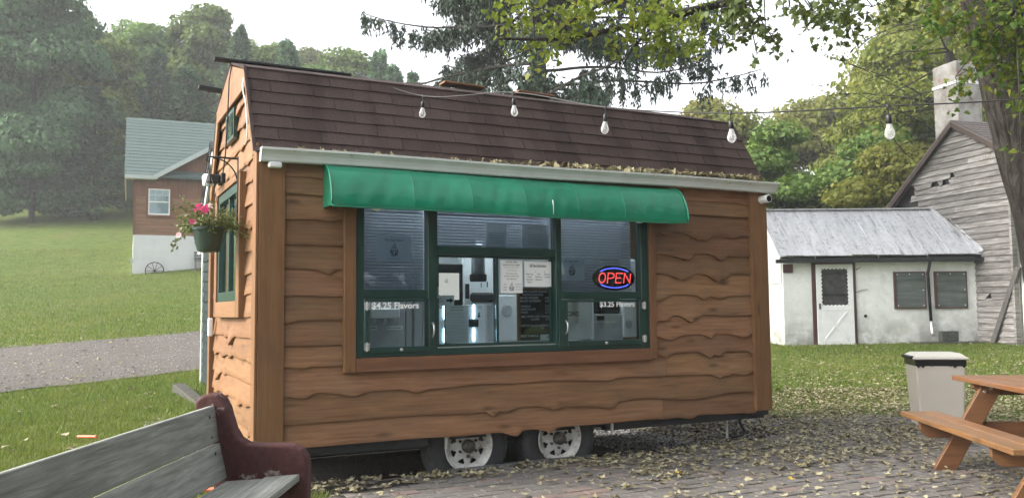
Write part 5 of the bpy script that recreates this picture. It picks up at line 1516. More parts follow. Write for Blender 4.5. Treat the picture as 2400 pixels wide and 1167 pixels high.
# local x: along gable away; local y: left of that = outwards (towards -X) is +y ; interior at -y
PKt, PKz = 1.51, 5.68
kl, kr = .77, .61
def bz(tt): return PKz - kl * (tt - PKt) if tt > PKt else PKz - kr * (PKt - tt)
TLn = 6.2
cb_h = .148
def t_range(z):
    lo = 0.0 if z < bz(0) else PKt - (PKz - z) / kr
    hi = min(TLn, PKt + (PKz - z) / kl)
    return lo, hi
br = random.Random(21)
holes = [(3.05, 3.85, 3.45, 4.25), (2.35, 2.47, 4.02, 4.22), (1.80, 2.05, 4.26, 4.33), (0.50, 0.75, 1.18, 1.27)]
z = -.15; i = 0
while z < PKz - .05:
    lo, hi = t_range(z + cb_h * .6)
    segs = [(lo, hi)]
    for (a, b_, c0, d0) in holes:
        if c0 - .06 < z + cb_h / 2 < d0 + .06:
            ja, jb = br.uniform(-.12, .30), br.uniform(-.30, .12)
            ns = []
            for s0, s1 in segs:
                if b_ + jb <= s0 or a + ja >= s1: ns.append((s0, s1)); continue
                if a + ja > s0: ns.append((s0, a + ja))
                if b_ + jb < s1: ns.append((b_ + jb, s1))
            segs = ns
    for s0, s1 in segs:
        if s1 - s0 < .05: continue
        # split into plank lengths
        cuts = [s0]
        if s1 - s0 > 2.2: cuts.append(s0 + (s1 - s0) * br.uniform(.35, .65))
        cuts.append(s1)
        for a, b_ in zip(cuts[:-1], cuts[1:]):
            sg0, sg1 = br.uniform(-.012, .012), br.uniform(-.012, .012)
            z0, z1 = z, z + cb_h + .02
            l0 = max(a, t_range(z0)[0]); h0 = min(b_, t_range(z0)[1]); l1 = max(a, t_range(min(z1, PKz - .02))[0]); h1 = min(b_, t_range(min(z1, PKz - .02))[1])
            if any(abs(l0 - hb_) < .45 for (_a, hb_, c0, d0) in holes if c0 - .06 < z + cb_h / 2 < d0 + .06): l0 += br.uniform(0, .16)
            if any(abs(h0 - ha_) < .45 for (ha_, _b, c0, d0) in holes if c0 - .06 < z + cb_h / 2 < d0 + .06): h0 -= br.uniform(0, .16)
            MB().add([(l0, .044, z0 + sg0), (h0 - .004, .044, z0 + sg1), (max(h1 - .004, l1 + .01), .006, z1 + sg1), (l1, .006, z1 + sg0), (l0, .004, z0 + sg0), (h0 - .004, .004, z0 + sg1)],
                     [(0, 1, 2, 3), (0, 4, 5, 1), (0, 3, 4), (1, 5, 2)]).build('clapboard', M['old_clap'], barn)
    z += cb_h; i += 1
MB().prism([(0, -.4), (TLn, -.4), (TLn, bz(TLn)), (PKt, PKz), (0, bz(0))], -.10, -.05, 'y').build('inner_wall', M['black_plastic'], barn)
BDp = 6.0                                                   # depth of the barn away to the right
# eave wall facing the viewer (cream clapboards), local x=0 plane, from y=0 to y=-BDp
z = -.15; zc = 0
while z < bz(0) - .05:
    MB().add([(-.030, -.10, z), (-.030, -BDp, z), (-.006, -BDp, z + .19), (-.006, -.10, z + .19), (0, -.10, z), (0, -BDp, z)], [(0, 1, 2, 3), (0, 4, 5, 1)]).build('clapboard', M['cream_clap'], barn)
    z += .17
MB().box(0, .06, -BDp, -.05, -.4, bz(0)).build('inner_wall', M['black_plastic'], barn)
MB().box(-.05, .02, -.10, .045, -.3, bz(0) + .02).build('corner_board', M['old_clap'], barn, bevel=.004)
for z in (4.72, 4.40, 4.28, 4.05, 3.78, 3.55, 3.32): 
    MB().tube([(-.05, -.06 + br.uniform(-.05, .03), z), (-.10, -.05, z - .01)], .028, 8).build('insulator', M['dark_steel'], barn)
# roof slopes and rake boards
def bslab(t0, z0, t1, z1, y0, y1, th, m, name):
    MB().add([(t0, y0, z0), (t1, y0, z1), (t1, y1, z1), (t0, y1, z0), (t0, y0, z0 - th), (t1, y0, z1 - th), (t1, y1, z1 - th), (t0, y1, z0 - th)],
             [(0, 1, 2, 3), (7, 6, 5, 4), (0, 4, 5, 1), (1, 5, 6, 2), (2, 6, 7, 3), (3, 7, 4, 0)]).build(name, m, barn)
bslab(-.30, bz(-.30) + .06, PKt, PKz + .06, .20, -BDp, .05, M['barn_roof'], 'roof_slope')
bslab(TLn + .3, bz(TLn + .3) + .06, PKt, PKz + .06, .20, -BDp, .05, M['barn_roof'], 'roof_slope')
for q in range(12):
    f0, f1 = q / 12, (q + 1) / 12
    ta, tb_ = -.30 + (PKt + .3) * f0, -.30 + (PKt + .3) * f1
    MB().add([(ta, .21, bz(ta) + .085), (ta, -BDp, bz(ta) + .085), (tb_, -BDp, bz(tb_) + .066), (tb_, .21, bz(tb_) + .066), (ta, .21, bz(ta) + .06), (ta, -BDp, bz(ta) + .06)], [(0, 1, 2, 3), (4, 5, 1, 0)]).build('shingle_course', M['barn_roof'], barn)
MB().bar((-.32, .17, bz(-.32) - .04), (PKt, .17, PKz - .02), .04, .17, up=(0, 0, 1)).build('rake_board', M['brown_fascia'], barn)
MB().bar((TLn + .3, .17, bz(TLn + .3) - .04), (PKt, .175, PKz - .02), .04, .14, up=(0, 0, 1)).build('rake_board', M['brown_fascia'], barn)
MB().box(-.34, -.05, .05, .19, bz(0) - .20, bz(0) - .02).build('eave_return', M['white_paint'], barn)
# chimney through the far slope
t = NT('plastered_chimney')
c = t.coord()
nz_ = t.noise(c, 1.8, 6, 0.65)
k = t.ramp(nz_, [(0.28, (0.14, 0.125, 0.11)), (0.52, (0.33, 0.31, 0.285)), (0.75, (0.46, 0.45, 0.43))])
k = t.mix(k, (0.30, 0.17, 0.12), t.ramp(t.noise(c, 2.6, 5, 0.6), [(0.63, 0.0), (0.68, 1.0)]))
M['chimney'] = t.done(k, 0.95, 0, t.bump(t.noise(c, 14, 6), 0.7, 0.03), 0.1)
cvx, cvy = 12.78, 24.15
dx_, dy_ = cvx - 11.78, cvy - 20.14
clx = dx_ * math.cos(BA) + dy_ * math.sin(BA); cly = -dx_ * math.sin(BA) + dy_ * math.cos(BA)
chm = MB().box(clx - .45, clx + .45, cly - .42, cly + .42, 3.2, 7.9).build('chimney', M['chimney'], barn, bevel=.03, seg=2)
MB().box(clx - .47, clx + .47, cly - .44, cly + .44, 7.25, 7.33).build('metal_band', M['white_paint'], chm)
MB().box(clx - .47, clx + .47, cly - .44, cly + .44, 5.62, 5.70).build('metal_band', M['white_paint'], chm)
MB().box(clx - .53, clx + .53, cly - .50, cly + .50, 4.45, 5.0).build('black_flashing', M['black_plastic'], chm)
# lean-to on the viewer's side of the barn, mostly outside the frame
MB().add([(-.06, -.35, 3.05), (-1.5, -.35, 2.55), (-1.5, -4.2, 2.55), (-.06, -4.2, 3.05), (-.06, -.35, 2.97), (-1.5, -.35, 2.47), (-1.5, -4.2, 2.47), (-.06, -4.2, 2.97)],
         [(0, 1, 2, 3), (7, 6, 5, 4), (0, 4, 5, 1), (1, 5, 6, 2), (2, 6, 7, 3), (3, 7, 4, 0)]).build('porch_roof', flat('rusty_tin', (0.14, 0.055, 0.045), 0.7, 0.2, 0.3, 5), barn)
for y in (-.45, -2.3, -4.1): MB().box(-1.45, -1.37, y - .04, y + .04, -.3, 2.5).build('porch_post', M['cream_clap'], barn)
MB().box(-.40, -.05, -.52, -.16, -.3, 2.0).build('block_pier', M['white_paint'], barn, bevel=.01)
# loose beam leaning on the gable
lb_ = MB().bar((11.52, 20.75, .28), (11.84, 20.00, 2.22), .12, .12).build('leaning_beam', wood('grey_beam', (0.08, 0.075, 0.07), (0.16, 0.15, 0.14), 'z', 0.9, 0.2), bevel=.006)
tag(lb_, 'grey squared beam leaning against the barn wall near its corner', 'beam')
# ------------------------------------------------------------------ foliage shapes
CLUSTERS = [(0.08, 7.61, 4.0, 0.23, 0.14, 37, 0), (0.27, 7.62, 3.84, 0.25, 0.14, 49, 0), (0.49, 7.41, 3.84, 0.24, 0.16, 55, 0), (0.2, 7.25, 3.96, 0.24, 0.07, 31, 0), (0.7, 7.09, 3.81, 0.23, 0.13, 55, 0), (0.95, 7.32, 3.75, 0.22, 0.14, 49, 0), (0.56, 7.34, 3.65, 0.22, 0.07, 31, 0), (1.12, 7.08, 3.71, 0.2, 0.15, 55, 0), (1.31, 7.08, 3.63, 0.2, 0.17, 62, 0), (1.6, 7.75, 4.01, 0.21, 0.15, 55, 0), (1.59, 7.51, 3.63, 0.13, 0.09, 27, 0), (0.84, 7.21, 3.57, 0.11, 0.08, 18, 0), (1.31, 7.35, 3.97, 0.29, 0.08, 49, 0), (1.12, 7.73, 4.13, 0.25, 0.08, 37, 0), (1.78, 7.68, 4.02, 0.17, 0.14, 43, 0), (1.73, 7.64, 3.79, 0.12, 0.12, 24, 0), (1.41, 7.32, 3.54, 0.11, 0.07, 15, 0), (0.51, 7.4, 4.03, 0.29, 0.05, 31, 0), (-0.02, 7.52, 3.83, 0.11, 0.05, 11, 0), (1.6, 6.34, 3.57, 0.12, 0.09, 48, 1), (1.83, 6.63, 3.7, 0.14, 0.07, 48, 1), (1.86, 6.46, 3.52, 0.12, 0.08, 36, 1), (2.08, 6.83, 3.56, 0.11, 0.06, 24, 1), (2.01, 6.34, 3.3, 0.1, 0.04, 11, 1), (1.97, 6.71, 3.34, 0.08, 0.03, 4, 1), (2.28, 6.82, 3.76, 0.17, 0.06, 40, 1), (2.33, 6.44, 3.58, 0.14, 0.08, 48, 1), (2.61, 6.84, 3.65, 0.11, 0.07, 28, 1), (2.75, 6.82, 3.75, 0.15, 0.07, 48, 1), (2.55, 6.31, 3.43, 0.08, 0.08, 24, 1), (2.72, 6.72, 3.46, 0.07, 0.04, 11, 1), (2.73, 6.3, 3.57, 0.14, 0.05, 36, 1), (1.78, 6.6, 3.54, 0.1, 0.06, 17, 1), (3.03, 6.56, 3.68, 0.17, 0.05, 36, 1), (1.7, 6.42, 3.38, 0.06, 0.04, 6, 1), (3.63, 7.39, 3.94, 0.2, 0.09, 45, 2), (4.06, 7.83, 3.95, 0.2, 0.17, 60, 2), (3.99, 7.38, 3.59, 0.19, 0.16, 60, 2), (4.06, 7.23, 3.73, 0.2, 0.17, 75, 2), (4.26, 7.73, 3.48, 0.17, 0.12, 45, 2), (4.38, 7.5, 3.59, 0.19, 0.18, 67, 2), (4.13, 7.82, 3.44, 0.11, 0.06, 22, 2), (4.42, 7.31, 3.75, 0.17, 0.19, 60, 2), (4.43, 7.39, 3.4, 0.17, 0.16, 52, 2), (4.49, 7.82, 3.42, 0.13, 0.09, 30, 2), (4.57, 7.56, 3.09, 0.09, 0.12, 19, 2), (4.45, 7.56, 3.99, 0.25, 0.08, 60, 2), (3.8, 7.31, 3.95, 0.24, 0.05, 37, 2), (4.28, 7.11, 2.68, 0.07, 0.08, 9, 2), (4.89, 7.94, 3.71, 0.13, 0.34, 45, 2), (4.44, 7.18, 3.08, 0.12, 0.22, 30, 2)]
# five-lobed maple leaf, unit size, tip towards +x
ML = np.array([(0, 0), (.10, .16), (-.06, .34), (.16, .34), (.22, .52), (.42, .36), (.46, .26), (.62, .30), (1.0, 0), (.62, -.30), (.46, -.26), (.42, -.36), (.22, -.52), (.16, -.34), (-.06, -.34), (.10, -.16)], float)
def maple_leaves(P, size, r, flatness=0.0, curl=.25, hang=0.0):
    """one mesh of maple leaves at points P; flatness 1 lies level"""
    n = len(P); m = len(ML)
    nz = r.normal(size=(n, 3)) * (1 - flatness); nz[:, 2] += .6 + flatness * 1.2
    nz /= np.linalg.norm(nz, axis=1)[:, None]
    d = r.normal(size=(n, 3)); d[:, 2] -= hang
    d -= nz * (d * nz).sum(1)[:, None]; d /= np.linalg.norm(d, axis=1)[:, None]
    e = np.cross(nz, d)
    s = (size * r.uniform(.65, 1.25, n) * (1 if flatness < .1 else r.uniform(.5, 1.15, n)))[:, None, None]
    c1 = r.uniform(-curl, curl, n)[:, None, None] + .5 * curl; c2 = r.uniform(-curl, curl, n)[:, None, None]
    u = (ML[:, 0] - .4)[None, :, None]; v = ML[:, 1][None, :, None]
    h = c1 * v * v * 2 + c2 * u * u * 1.5
    V = P[:, None, :] + s * (d[:, None, :] * u + e[:, None, :] * v + nz[:, None, :] * h)
    V = V.reshape(-1, 3)
    tri = np.array([(2, 3, 1), (3, 4, 5), (1, 3, 5), (1, 5, 6), (0, 1, 6), (6, 7, 8), (0, 6, 8), (0, 8, 10), (10, 8, 9), (0, 10, 15), (15, 10, 11), (15, 11, 13), (13, 11, 12), (15, 13, 14)])
    F = (tri[None] + (np.arange(n) * m)[:, None, None]).reshape(-1, 3)
    return V, F

# ------------------------------------------------------------------ the maple at right: trunk, limbs, hanging leaf sprays
maple = thing('maple_tree', 'tall maple with ridged grey trunk leaning in from the right edge', 'tree', (5.55, 8.5, 0))
def rel(p): return (p[0] - 5.55, p[1] - 8.5, p[2])
def wob_tube(mb, pts, rs, n=14, seed=0, amt=.12):
    b = len(mb.v); mb.tube(pts, rs, n)
    r = random.Random(seed)
    ph = [r.uniform(0, 6.28) for _ in range(n)]
    for i in range(b, len(mb.v)):
        k = (i - b) % n; j = (i - b) // n
        if j >= len(pts): continue
        c_ = Vector(pts[j]); p = Vector(mb.v[i]); f = 1 + amt * math.sin(ph[k] + j * .5) * (1 if k % 2 else -.6)
        mb.v[i] = tuple(c_ + (p - c_) * f)
def dense(pts, k):
    pts = [Vector(p) for p in pts]; out = []
    for i in range(len(pts) - 1):
        p0, p1, p2, p3 = pts[max(i - 1, 0)], pts[i], pts[i + 1], pts[min(i + 2, len(pts) - 1)]
        for q in range(k):
            u = q / k
            out.append(.5 * ((2 * p1) + (p2 - p0) * u + (2 * p0 - 5 * p1 + 4 * p2 - p3) * u * u + (3 * p1 - p0 - 3 * p2 + p3) * u ** 3))
    out.append(pts[-1]); return out
mb = MB()
tp = dense([rel(p) for p in ((5.62, 8.5, -.05), (5.50, 8.5, .6), (5.40, 8.5, 1.4), (5.31, 8.5, 2.1), (5.12, 8.5, 3.0), (5.00, 8.5, 3.6), (4.80, 8.45, 4.4), (4.62, 8.4, 5.4), (4.5, 8.3, 7.0), (4.5, 8.3, 9.5))], 6)
rs = list(np.interp(np.linspace(0, 1, len(tp)), [0, .06, .3, .6, 1], [.34, .25, .215, .20, .07]))
rs = [q * 1.18 for q in rs]
wob_tube(mb, tp, rs, 26, 1, .07)
mb.build('trunk', M['bark'], maple, smooth=True)
limbs = [
    ([(4.68, 8.42, 5.0), (3.6, 8.1, 4.78), (2.6, 7.8, 4.34), (2.09, 7.6, 4.12), (1.39, 7.5, 3.92), (.8, 7.45, 3.77), (.4, 7.4, 3.70), (-.12, 7.35, 3.69)], .062, .010),
    ([(2.3, 7.65, 4.22), (1.6, 7.3, 4.22), (1.0, 7.2, 4.02), (.55, 7.2, 3.80), (.35, 7.25, 3.62)], .026, .006),
    ([(1.39, 7.5, 3.92), (1.15, 7.45, 3.70), (.98, 7.4, 3.45)], .014, .004),
    ([(4.7, 8.4, 4.8), (3.9, 7.4, 4.75), (3.1, 6.8, 4.35), (2.3, 6.5, 4.0), (1.7, 6.4, 3.75)], .05, .008),
    ([(4.98, 8.5, 3.7), (5.12, 8.45, 4.3), (5.22, 8.4, 5.1), (5.5, 8.3, 6.5)], .10, .05),
    ([(4.75, 8.4, 4.6), (4.4, 7.8, 4.55), (4.3, 7.4, 4.25), (4.35, 7.2, 3.85)], .035, .006),
    ([(4.9, 8.4, 4.1), (5.1, 7.9, 4.2), (5.1, 7.6, 3.8)], .03, .006),
    ([(4.5, 8.3, 7.0), (3.0, 7.0, 7.5), (1.0, 5.5, 7.0), (-.5, 4.5, 6.3)], .07, .012),
    ([(4.5, 8.3, 7.5), (5.5, 6.0, 7.8), (6.0, 3.5, 7.2)], .07, .012)]
limb_pts = []
for i, (pts, r0, r1) in enumerate(limbs):
    mb = MB(); pp = dense(pts, 6)
    wob_tube(mb, [rel(p) for p in pp], list(np.linspace(r0, r1, len(pp))), 10, 40 + i, .08)
    mb.build('branch', M['bark'], maple, smooth=True)
    if i < 7: limb_pts += pp
LP_ = np.array([p[:] for p in limb_pts])
r_ = np.random.default_rng(31)
LEAF = {0: [], 1: [], 2: []}
tw = MB()
for (x, y, z, rx, rz, n, kd) in CLUSTERS:
    c0 = np.array([x, y, z])
    j = np.argmin(((LP_ - c0) ** 2 * np.array([1, 1, 1.5])).sum(1)); a = LP_[j]
    mid = (a + c0) / 2 + np.array([0, 0, .06])
    tw.tube([rel(a), rel(mid), rel(c0), rel(c0 + np.array([r_.uniform(-rx, rx) * .6, 0, -rz * .6]))], [.008, .006, .004, .002], 5)
    nt = max(2, n // 16)
    for _ in range(nt):                                # twigs spreading inside the spray
        e = c0 + r_.normal(size=3) * np.array([rx * .85, .30, rz * .85])
        tw.tube([rel(c0), rel((c0 + e) / 2 + np.array([0, 0, .03])), rel(e)], [.004, .003, .0015], 4)
        m = max(1, int(n * 1.65 / nt))
        q = r_.uniform(0.15, 1.1, m)[:, None]
        P = c0 + (e - c0) * q + r_.normal(size=(m, 3)) * np.array([.07, .10, .06])
        LEAF[kd].append(P)
tag(tw.build('twigs', M['bark_dark'], maple), kind='stuff')
# high crown out of the frame, so that light and reflections have a tree overhead
hi_ = []
for c_, rr, n in (((4.5, 8.3, 8.5), (2.2, 2.2, 1.8), 1500), ((1.5, 6.0, 7.6), (2.0, 1.6, .9), 900), ((6.0, 4.0, 7.6), (2.0, 1.8, 1.0), 900), ((6.6, 9.0, 7.0), (1.8, 1.8, 1.6), 900)):
    d = r_.normal(size=(n, 3)); d /= np.linalg.norm(d, axis=1)[:, None]
    hi_.append(np.array(c_) + d * np.array(rr) * r_.uniform(.35, 1, (n, 1)))
M['maple_a'] = leafmat('maple_leaf_yellow_green', [(0.10, 0.150, 0.020), (0.155, 0.205, 0.030), (0.13, 0.180, 0.025), (0.24, 0.25, 0.040)], 0.50)
M['maple_b'] = leafmat('maple_leaf_dark', [(0.055, 0.085, 0.020), (0.075, 0.105, 0.024), (0.09, 0.115, 0.03)], 0.30)
M['maple_c'] = leafmat('maple_leaf_green', [(0.045, 0.100, 0.016), (0.085, 0.145, 0.022), (0.12, 0.175, 0.026), (0.20, 0.20, 0.032)], 0.45)
for kd, m in ((0, 'maple_a'), (1, 'maple_b'), (2, 'maple_c')):
    P = np.concatenate(LEAF[kd] + (hi_ if kd == 2 else [])) - np.array([5.55, 8.5, 0])
    V, F = maple_leaves(P, .060, r_, 0.0, .3, 1.0)
    me = np_mesh('leaves', V, F); me.materials.append(M[m]); tag(link('leaves', me, maple), kind='stuff')

# ------------------------------------------------------------------ tree prototypes
def broad_crown(seed, R_=3.0, H=7.6, base=2.2, n=15000, leaf=.17, lobes=30, flat_=.0):
    r = np.random.default_rng(seed)
    C = []
    for i in range(lobes):
        f = r.uniform(0, 1)
        z = base + (H - base) * f
        prof = math.sin(math.pi * min(1, (.18 + .82 * f)) ** 1.15) ** .6 if f < .98 else .2
        a = r.uniform(0, 2 * math.pi); rad = R_ * prof * math.sqrt(r.uniform(.08, 1)) * .82
        C.append((rad * math.cos(a), rad * math.sin(a), z, R_ * r.uniform(.20, .40)))
    C = np.array(C); w = C[:, 3] ** 2; w /= w.sum()
    idx = r.choice(len(C), n, p=w)
    d = r.normal(size=(n, 3)); d /= np.linalg.norm(d, axis=1)[:, None]
    d[:, 2] = np.where(d[:, 2] < -.2, d[:, 2] * .5, d[:, 2])
    rad = C[idx, 3] * (1 - .55 * r.uniform(0, 1, n) ** 2.2) * r.uniform(.92, 1.12, n)
    P = C[idx, :3] + d * rad[:, None] * np.array([1.15, 1.15, .78])
    # leaf sprays: quads, normals leaning outwards and up
    nn = d + r.normal(size=(n, 3)) * .55 + np.array([0, 0, .35]); nn /= np.linalg.norm(nn, axis=1)[:, None]
    u = r.normal(size=(n, 3)); u -= nn * (u * nn).sum(1)[:, None]; u /= np.linalg.norm(u, axis=1)[:, None]
    v = np.cross(nn, u); s = (leaf * r.uniform(.5, 1.3, n))[:, None]
    V = np.stack([P - u * s * .6, P + v * s * .42 + nn * s * .15, P + u * s * .65, P - v * s * .42 - nn * s * .1], 1).reshape(-1, 3)
    return V, np.arange(4 * n).reshape(n, 4), C
def needle_crown(seed, H=15.0, R_=3.4, base=1.5, n=9000, leaf=.40, power=.85):
    r = np.random.default_rng(seed)
    VV = []; nb = 130; per = n // nb
    for i in range(nb):
        f = (i + r.uniform(0, 1)) / nb
        z = base + (H - base) * f; L_ = R_ * (1 - f) ** power * r.uniform(.65, 1.15) + .15
        a = r.uniform(0, 2 * math.pi)
        q = np.sqrt(r.uniform(0.02, 1, per)); side = r.normal(size=per) * .16 * L_ * (1.1 - q)
        x = q * L_; droop = -.25 * L_ * q + .16 * L_ * q ** 2.5
        P = np.stack([x * math.cos(a) - side * math.sin(a), x * math.sin(a) + side * math.cos(a), z + droop + r.normal(size=per) * .10], -1)
        d = np.stack([np.full(per, math.cos(a)), np.full(per, math.sin(a)), np.full(per, -.15)], -1) + r.normal(size=(per, 3)) * .6
        d /= np.linalg.norm(d, axis=1)[:, None]
        u = r.normal(size=(per, 3)); u[:, 2] *= .6; u -= d * (u * d).sum(1)[:, None]; u /= np.linalg.norm(u, axis=1)[:, None]
        s = (leaf * r.uniform(.5, 1.3, per))[:, None]
        VV.append(np.stack([P, P + d * s * .5 + u * s * .22, P + d * s, P + d * s * .5 - u * s * .22], 1).reshape(-1, 3))
    V = np.concatenate(VV)
    return V, np.arange(len(V)).reshape(-1, 4)
def trunk_mb(H, r0, r1, seed, limbs=None, bend=.2):
    r = random.Random(seed); mb = MB()
    pts = [(bend * math.sin(k * .9 + seed) * k / 8, bend * math.cos(k * 1.1 + seed) * k / 8, -.6 + (H + .6) * k / 8) for k in range(9)]
    wob_tube(mb, pts, list(np.linspace(r0, r1, 9)), 9, seed, .08)
    for i in range(limbs or 0):
        f = r.uniform(.3, .85); z = H * f; a = r.uniform(0, 6.28); L_ = r.uniform(.8, 2.2)
        c_ = pts[min(8, int(f * 8))]
        mb.tube([(c_[0], c_[1], z), (c_[0] + L_ * .5 * math.cos(a), c_[1] + L_ * .5 * math.sin(a), z + L_ * .4), (c_[0] + L_ * math.cos(a), c_[1] + L_ * math.sin(a), z + L_ * .95)], [r0 * .35, r0 * .22, r0 * .08], 6)
    return mb
M['far_leaf'] = leafmat('hill_foliage', [(0.075, 0.140, 0.028), (0.130, 0.205, 0.045), (0.190, 0.265, 0.070)], 0.40, .6, .25, .25, .022)
M['far_needle'] = leafmat('hill_needles', [(0.055, 0.125, 0.058), (0.090, 0.175, 0.085), (0.130, 0.225, 0.115)], 0.35, .6, .25, .20, .012)
M['right_leaf'] = leafmat('yellowing_foliage', [(0.12, 0.160, 0.028), (0.185, 0.215, 0.038), (0.25, 0.255, 0.060), (0.16, 0.19, 0.036)], 0.45, .6, .25, .18, .02)
M['right_green'] = leafmat('mid_green_foliage', [(0.075, 0.140, 0.030), (0.12, 0.190, 0.045), (0.16, 0.225, 0.055)], 0.42, .6, .25, .15, .015)
PROTO = {}
M['bark_far'] = flat('grey_far_bark', (0.085, 0.080, 0.070), 0.9, 0, 0.4, 4, 0.3, 0.1)
def proto(key, V, F, m, tmb, cat_name):
    me = np_mesh('crown', V, F); me.materials.append(m)
    tm = tmb.mesh('trunk', True); tm.materials.append(M['bark_far'])
    PROTO[key] = (cat_name, me, tm)
for k, sd in enumerate((1, 2, 3)):
    V, F, _ = broad_crown(sd, 3.9, 12.0, 1.0, 20000, .34, 48); proto('far%d' % k, V, F, M['far_leaf'], trunk_mb(8, .22, .07, sd, 5), 'leafy_tree')
for k, sd in enumerate((4, 5)):
    V, F = needle_crown(sd, 14, 3.3, 1.2, 9000, .50); proto('con%d' % k, V, F, M['far_needle'], trunk_mb(13, .22, .03, sd), 'conifer_tree')
V, F, _ = broad_crown(8, 5.4, 19.5, 1.2, 70000, .30, 110); proto('pine', V, F, M['far_needle'], trunk_mb(15, .24, .03, 8), 'pine_tree')
for k, sd in enumerate((11, 12)):
    V, F, _ = broad_crown(sd, 3.2, 9.5, 1.0, 26000, .20, 44); proto('yel%d' % k, V, F, M['right_leaf'], trunk_mb(7.5, .20, .05, sd, 8), 'leafy_tree')
V, F, _ = broad_crown(14, 3.0, 8.5, .6, 24000, .19, 40); proto('grn', V, F, M['right_green'], trunk_mb(6.5, .18, .05, 14, 7), 'leafy_tree')
V, F, _ = broad_crown(15, 3.2, 9.0, .4, 26000, .24, 46); proto('drk', V, F, leafmat('shaded_foliage', [(0.018, 0.034, 0.010), (0.030, 0.050, 0.014), (0.045, 0.068, 0.020)], 0.2), trunk_mb(6.5, .18, .05, 15, 7), 'leafy_tree')
def plant(key, x, y, label, cat='tree', s=1.0, sz=None, rz=0.0, group=None, z=None):
    nm, cme, tme = PROTO[key]
    o = thing(nm, label, cat, (x, y, float(ground(x, y)) - .1 if z is None else z), rz, group)
    o.scale = (s, s, sz or s)
    link('trunk', tme, o); link('crown', cme, o)
    return o
# single trees one can point to, left
plant('pine', -31.0, 55.0, 'largest blue-green pine filling the far left edge of the photo', s=.88, sz=1.05, rz=.3)
plant('con1', -27.2, 55.5, 'low conifer with pale trunk foot, between the edge pine and the house', s=.85, sz=.62, rz=2.0)
plant('con0', -21.8, 57.0, 'dark conifer standing just left of the green roof corner', s=1.0, sz=.72, rz=1.0)
plant('con1', -17.6, 60.0, 'conifer whose tip rises above the left end of the green roof', s=.95, sz=.70, rz=.5)
plant('far1', -14.0, 62.0, 'rounded leafy tree directly above the green roof', s=.85, rz=2.2)
# wooded hillside
hr_ = random.Random(77)
hill_lb = 'tree in the dense wood that climbs the hillside at left'
for Y, st in ((66, 5.2), (75, 5.6), (85, 6.0), (97, 6.6), (110, 7.2), (125, 7.8)):
    x = -.72 * Y
    while x < -.10 * Y:
        X = x + hr_.uniform(-1.4, 1.4); YY = Y + hr_.uniform(-3.5, 3.5)
        k = hr_.choice(['far0', 'far1', 'far2'] if Y > 70 else ['con0', 'con1', 'far1', 'far2', 'far0'])
        sc = hr_.uniform(.84, 1.10)
        plant(k, X, YY, hill_lb, 'tree', sc, sc * hr_.uniform(.9, 1.15) * (1.15 if X < -.44 * YY else 1.0), hr_.uniform(0, 6.2), 'trees of the hillside wood')
        x += st
plant('con0', -8.4, 61.0, 'spruce tip just above the roof ridge, left one of the group', s=.8, sz=.88, rz=.4)
plant('con1', -6.6, 58.0, 'spruce tip just above the roof ridge, right one of the group', s=.8, sz=.86, rz=1.4)
# right background
plant('grn', 10.4, 33.0, 'mid green tree just right of the trailer roof end', s=.98, sz=.86, rz=.2)
plant('yel1', 12.3, 47.0, 'pale yellow-green tree top seen over the trailer roof end', s=.9, sz=1.12, rz=1.2)
plant('grn', 13.4, 31.0, 'green tree behind the middle of the tin roof', s=.92, sz=.80, rz=2.4)
plant('yel0', 16.2, 35.0, 'broad yellowing tree behind the barn, largest of the right wood', s=1.12, sz=1.18, rz=.9)
plant('yel1', 20.2, 39.0, 'tall yellowing tree rising behind the chimney', s=1.35, sz=1.65, rz=2.9)
plant('yel0', 24.5, 39.0, 'yellow-green tree behind the barn roof at the right edge', s=1.3, sz=1.5, rz=4.1)
plant('yel1', 13.2, 28.5, 'low yellowing tree close behind the tin roof ridge', s=.78, sz=.66, rz=3.6)
plant('grn', 8.6, 40.0, 'green tree half hidden behind the right roof slope', s=.95, sz=.80, rz=5.0)
plant('grn', 17.5, 30.0, 'green tree against the broken barn gable', s=.90, sz=.80, rz=1.5)
for i, (x, y, s) in enumerate(((6.0, 52, 1.1), (13, 55, 1.3), (20, 56, 1.4), (28, 52, 1.4), (0, 58, 1.1), (34, 48, 1.4))):
    plant(('grn', 'yel0', 'yel1')[i % 3], x, y, 'tree of the back row closing the gaps in the right wood', 'tree', s, s, i * 1.3, 'back row of the right wood')
# trees behind the viewer, mirrored in the serving window
for i, (x, y, s) in enumerate(((8.5, -7.0, 1.15), (13, -5.0, 1.3), (16.5, 0, 1.2), (12, -12, 1.6), (18, -8, 1.7), (22, -3, 1.6), (5.5, -12, 1.3), (26, 3, 1.6), (20, -14, 1.9))):
    plant('drk', x, y, 'tree standing behind the viewer, mirrored in the window glass', 'tree', s, s, i * 1.1, 'trees behind the viewer')

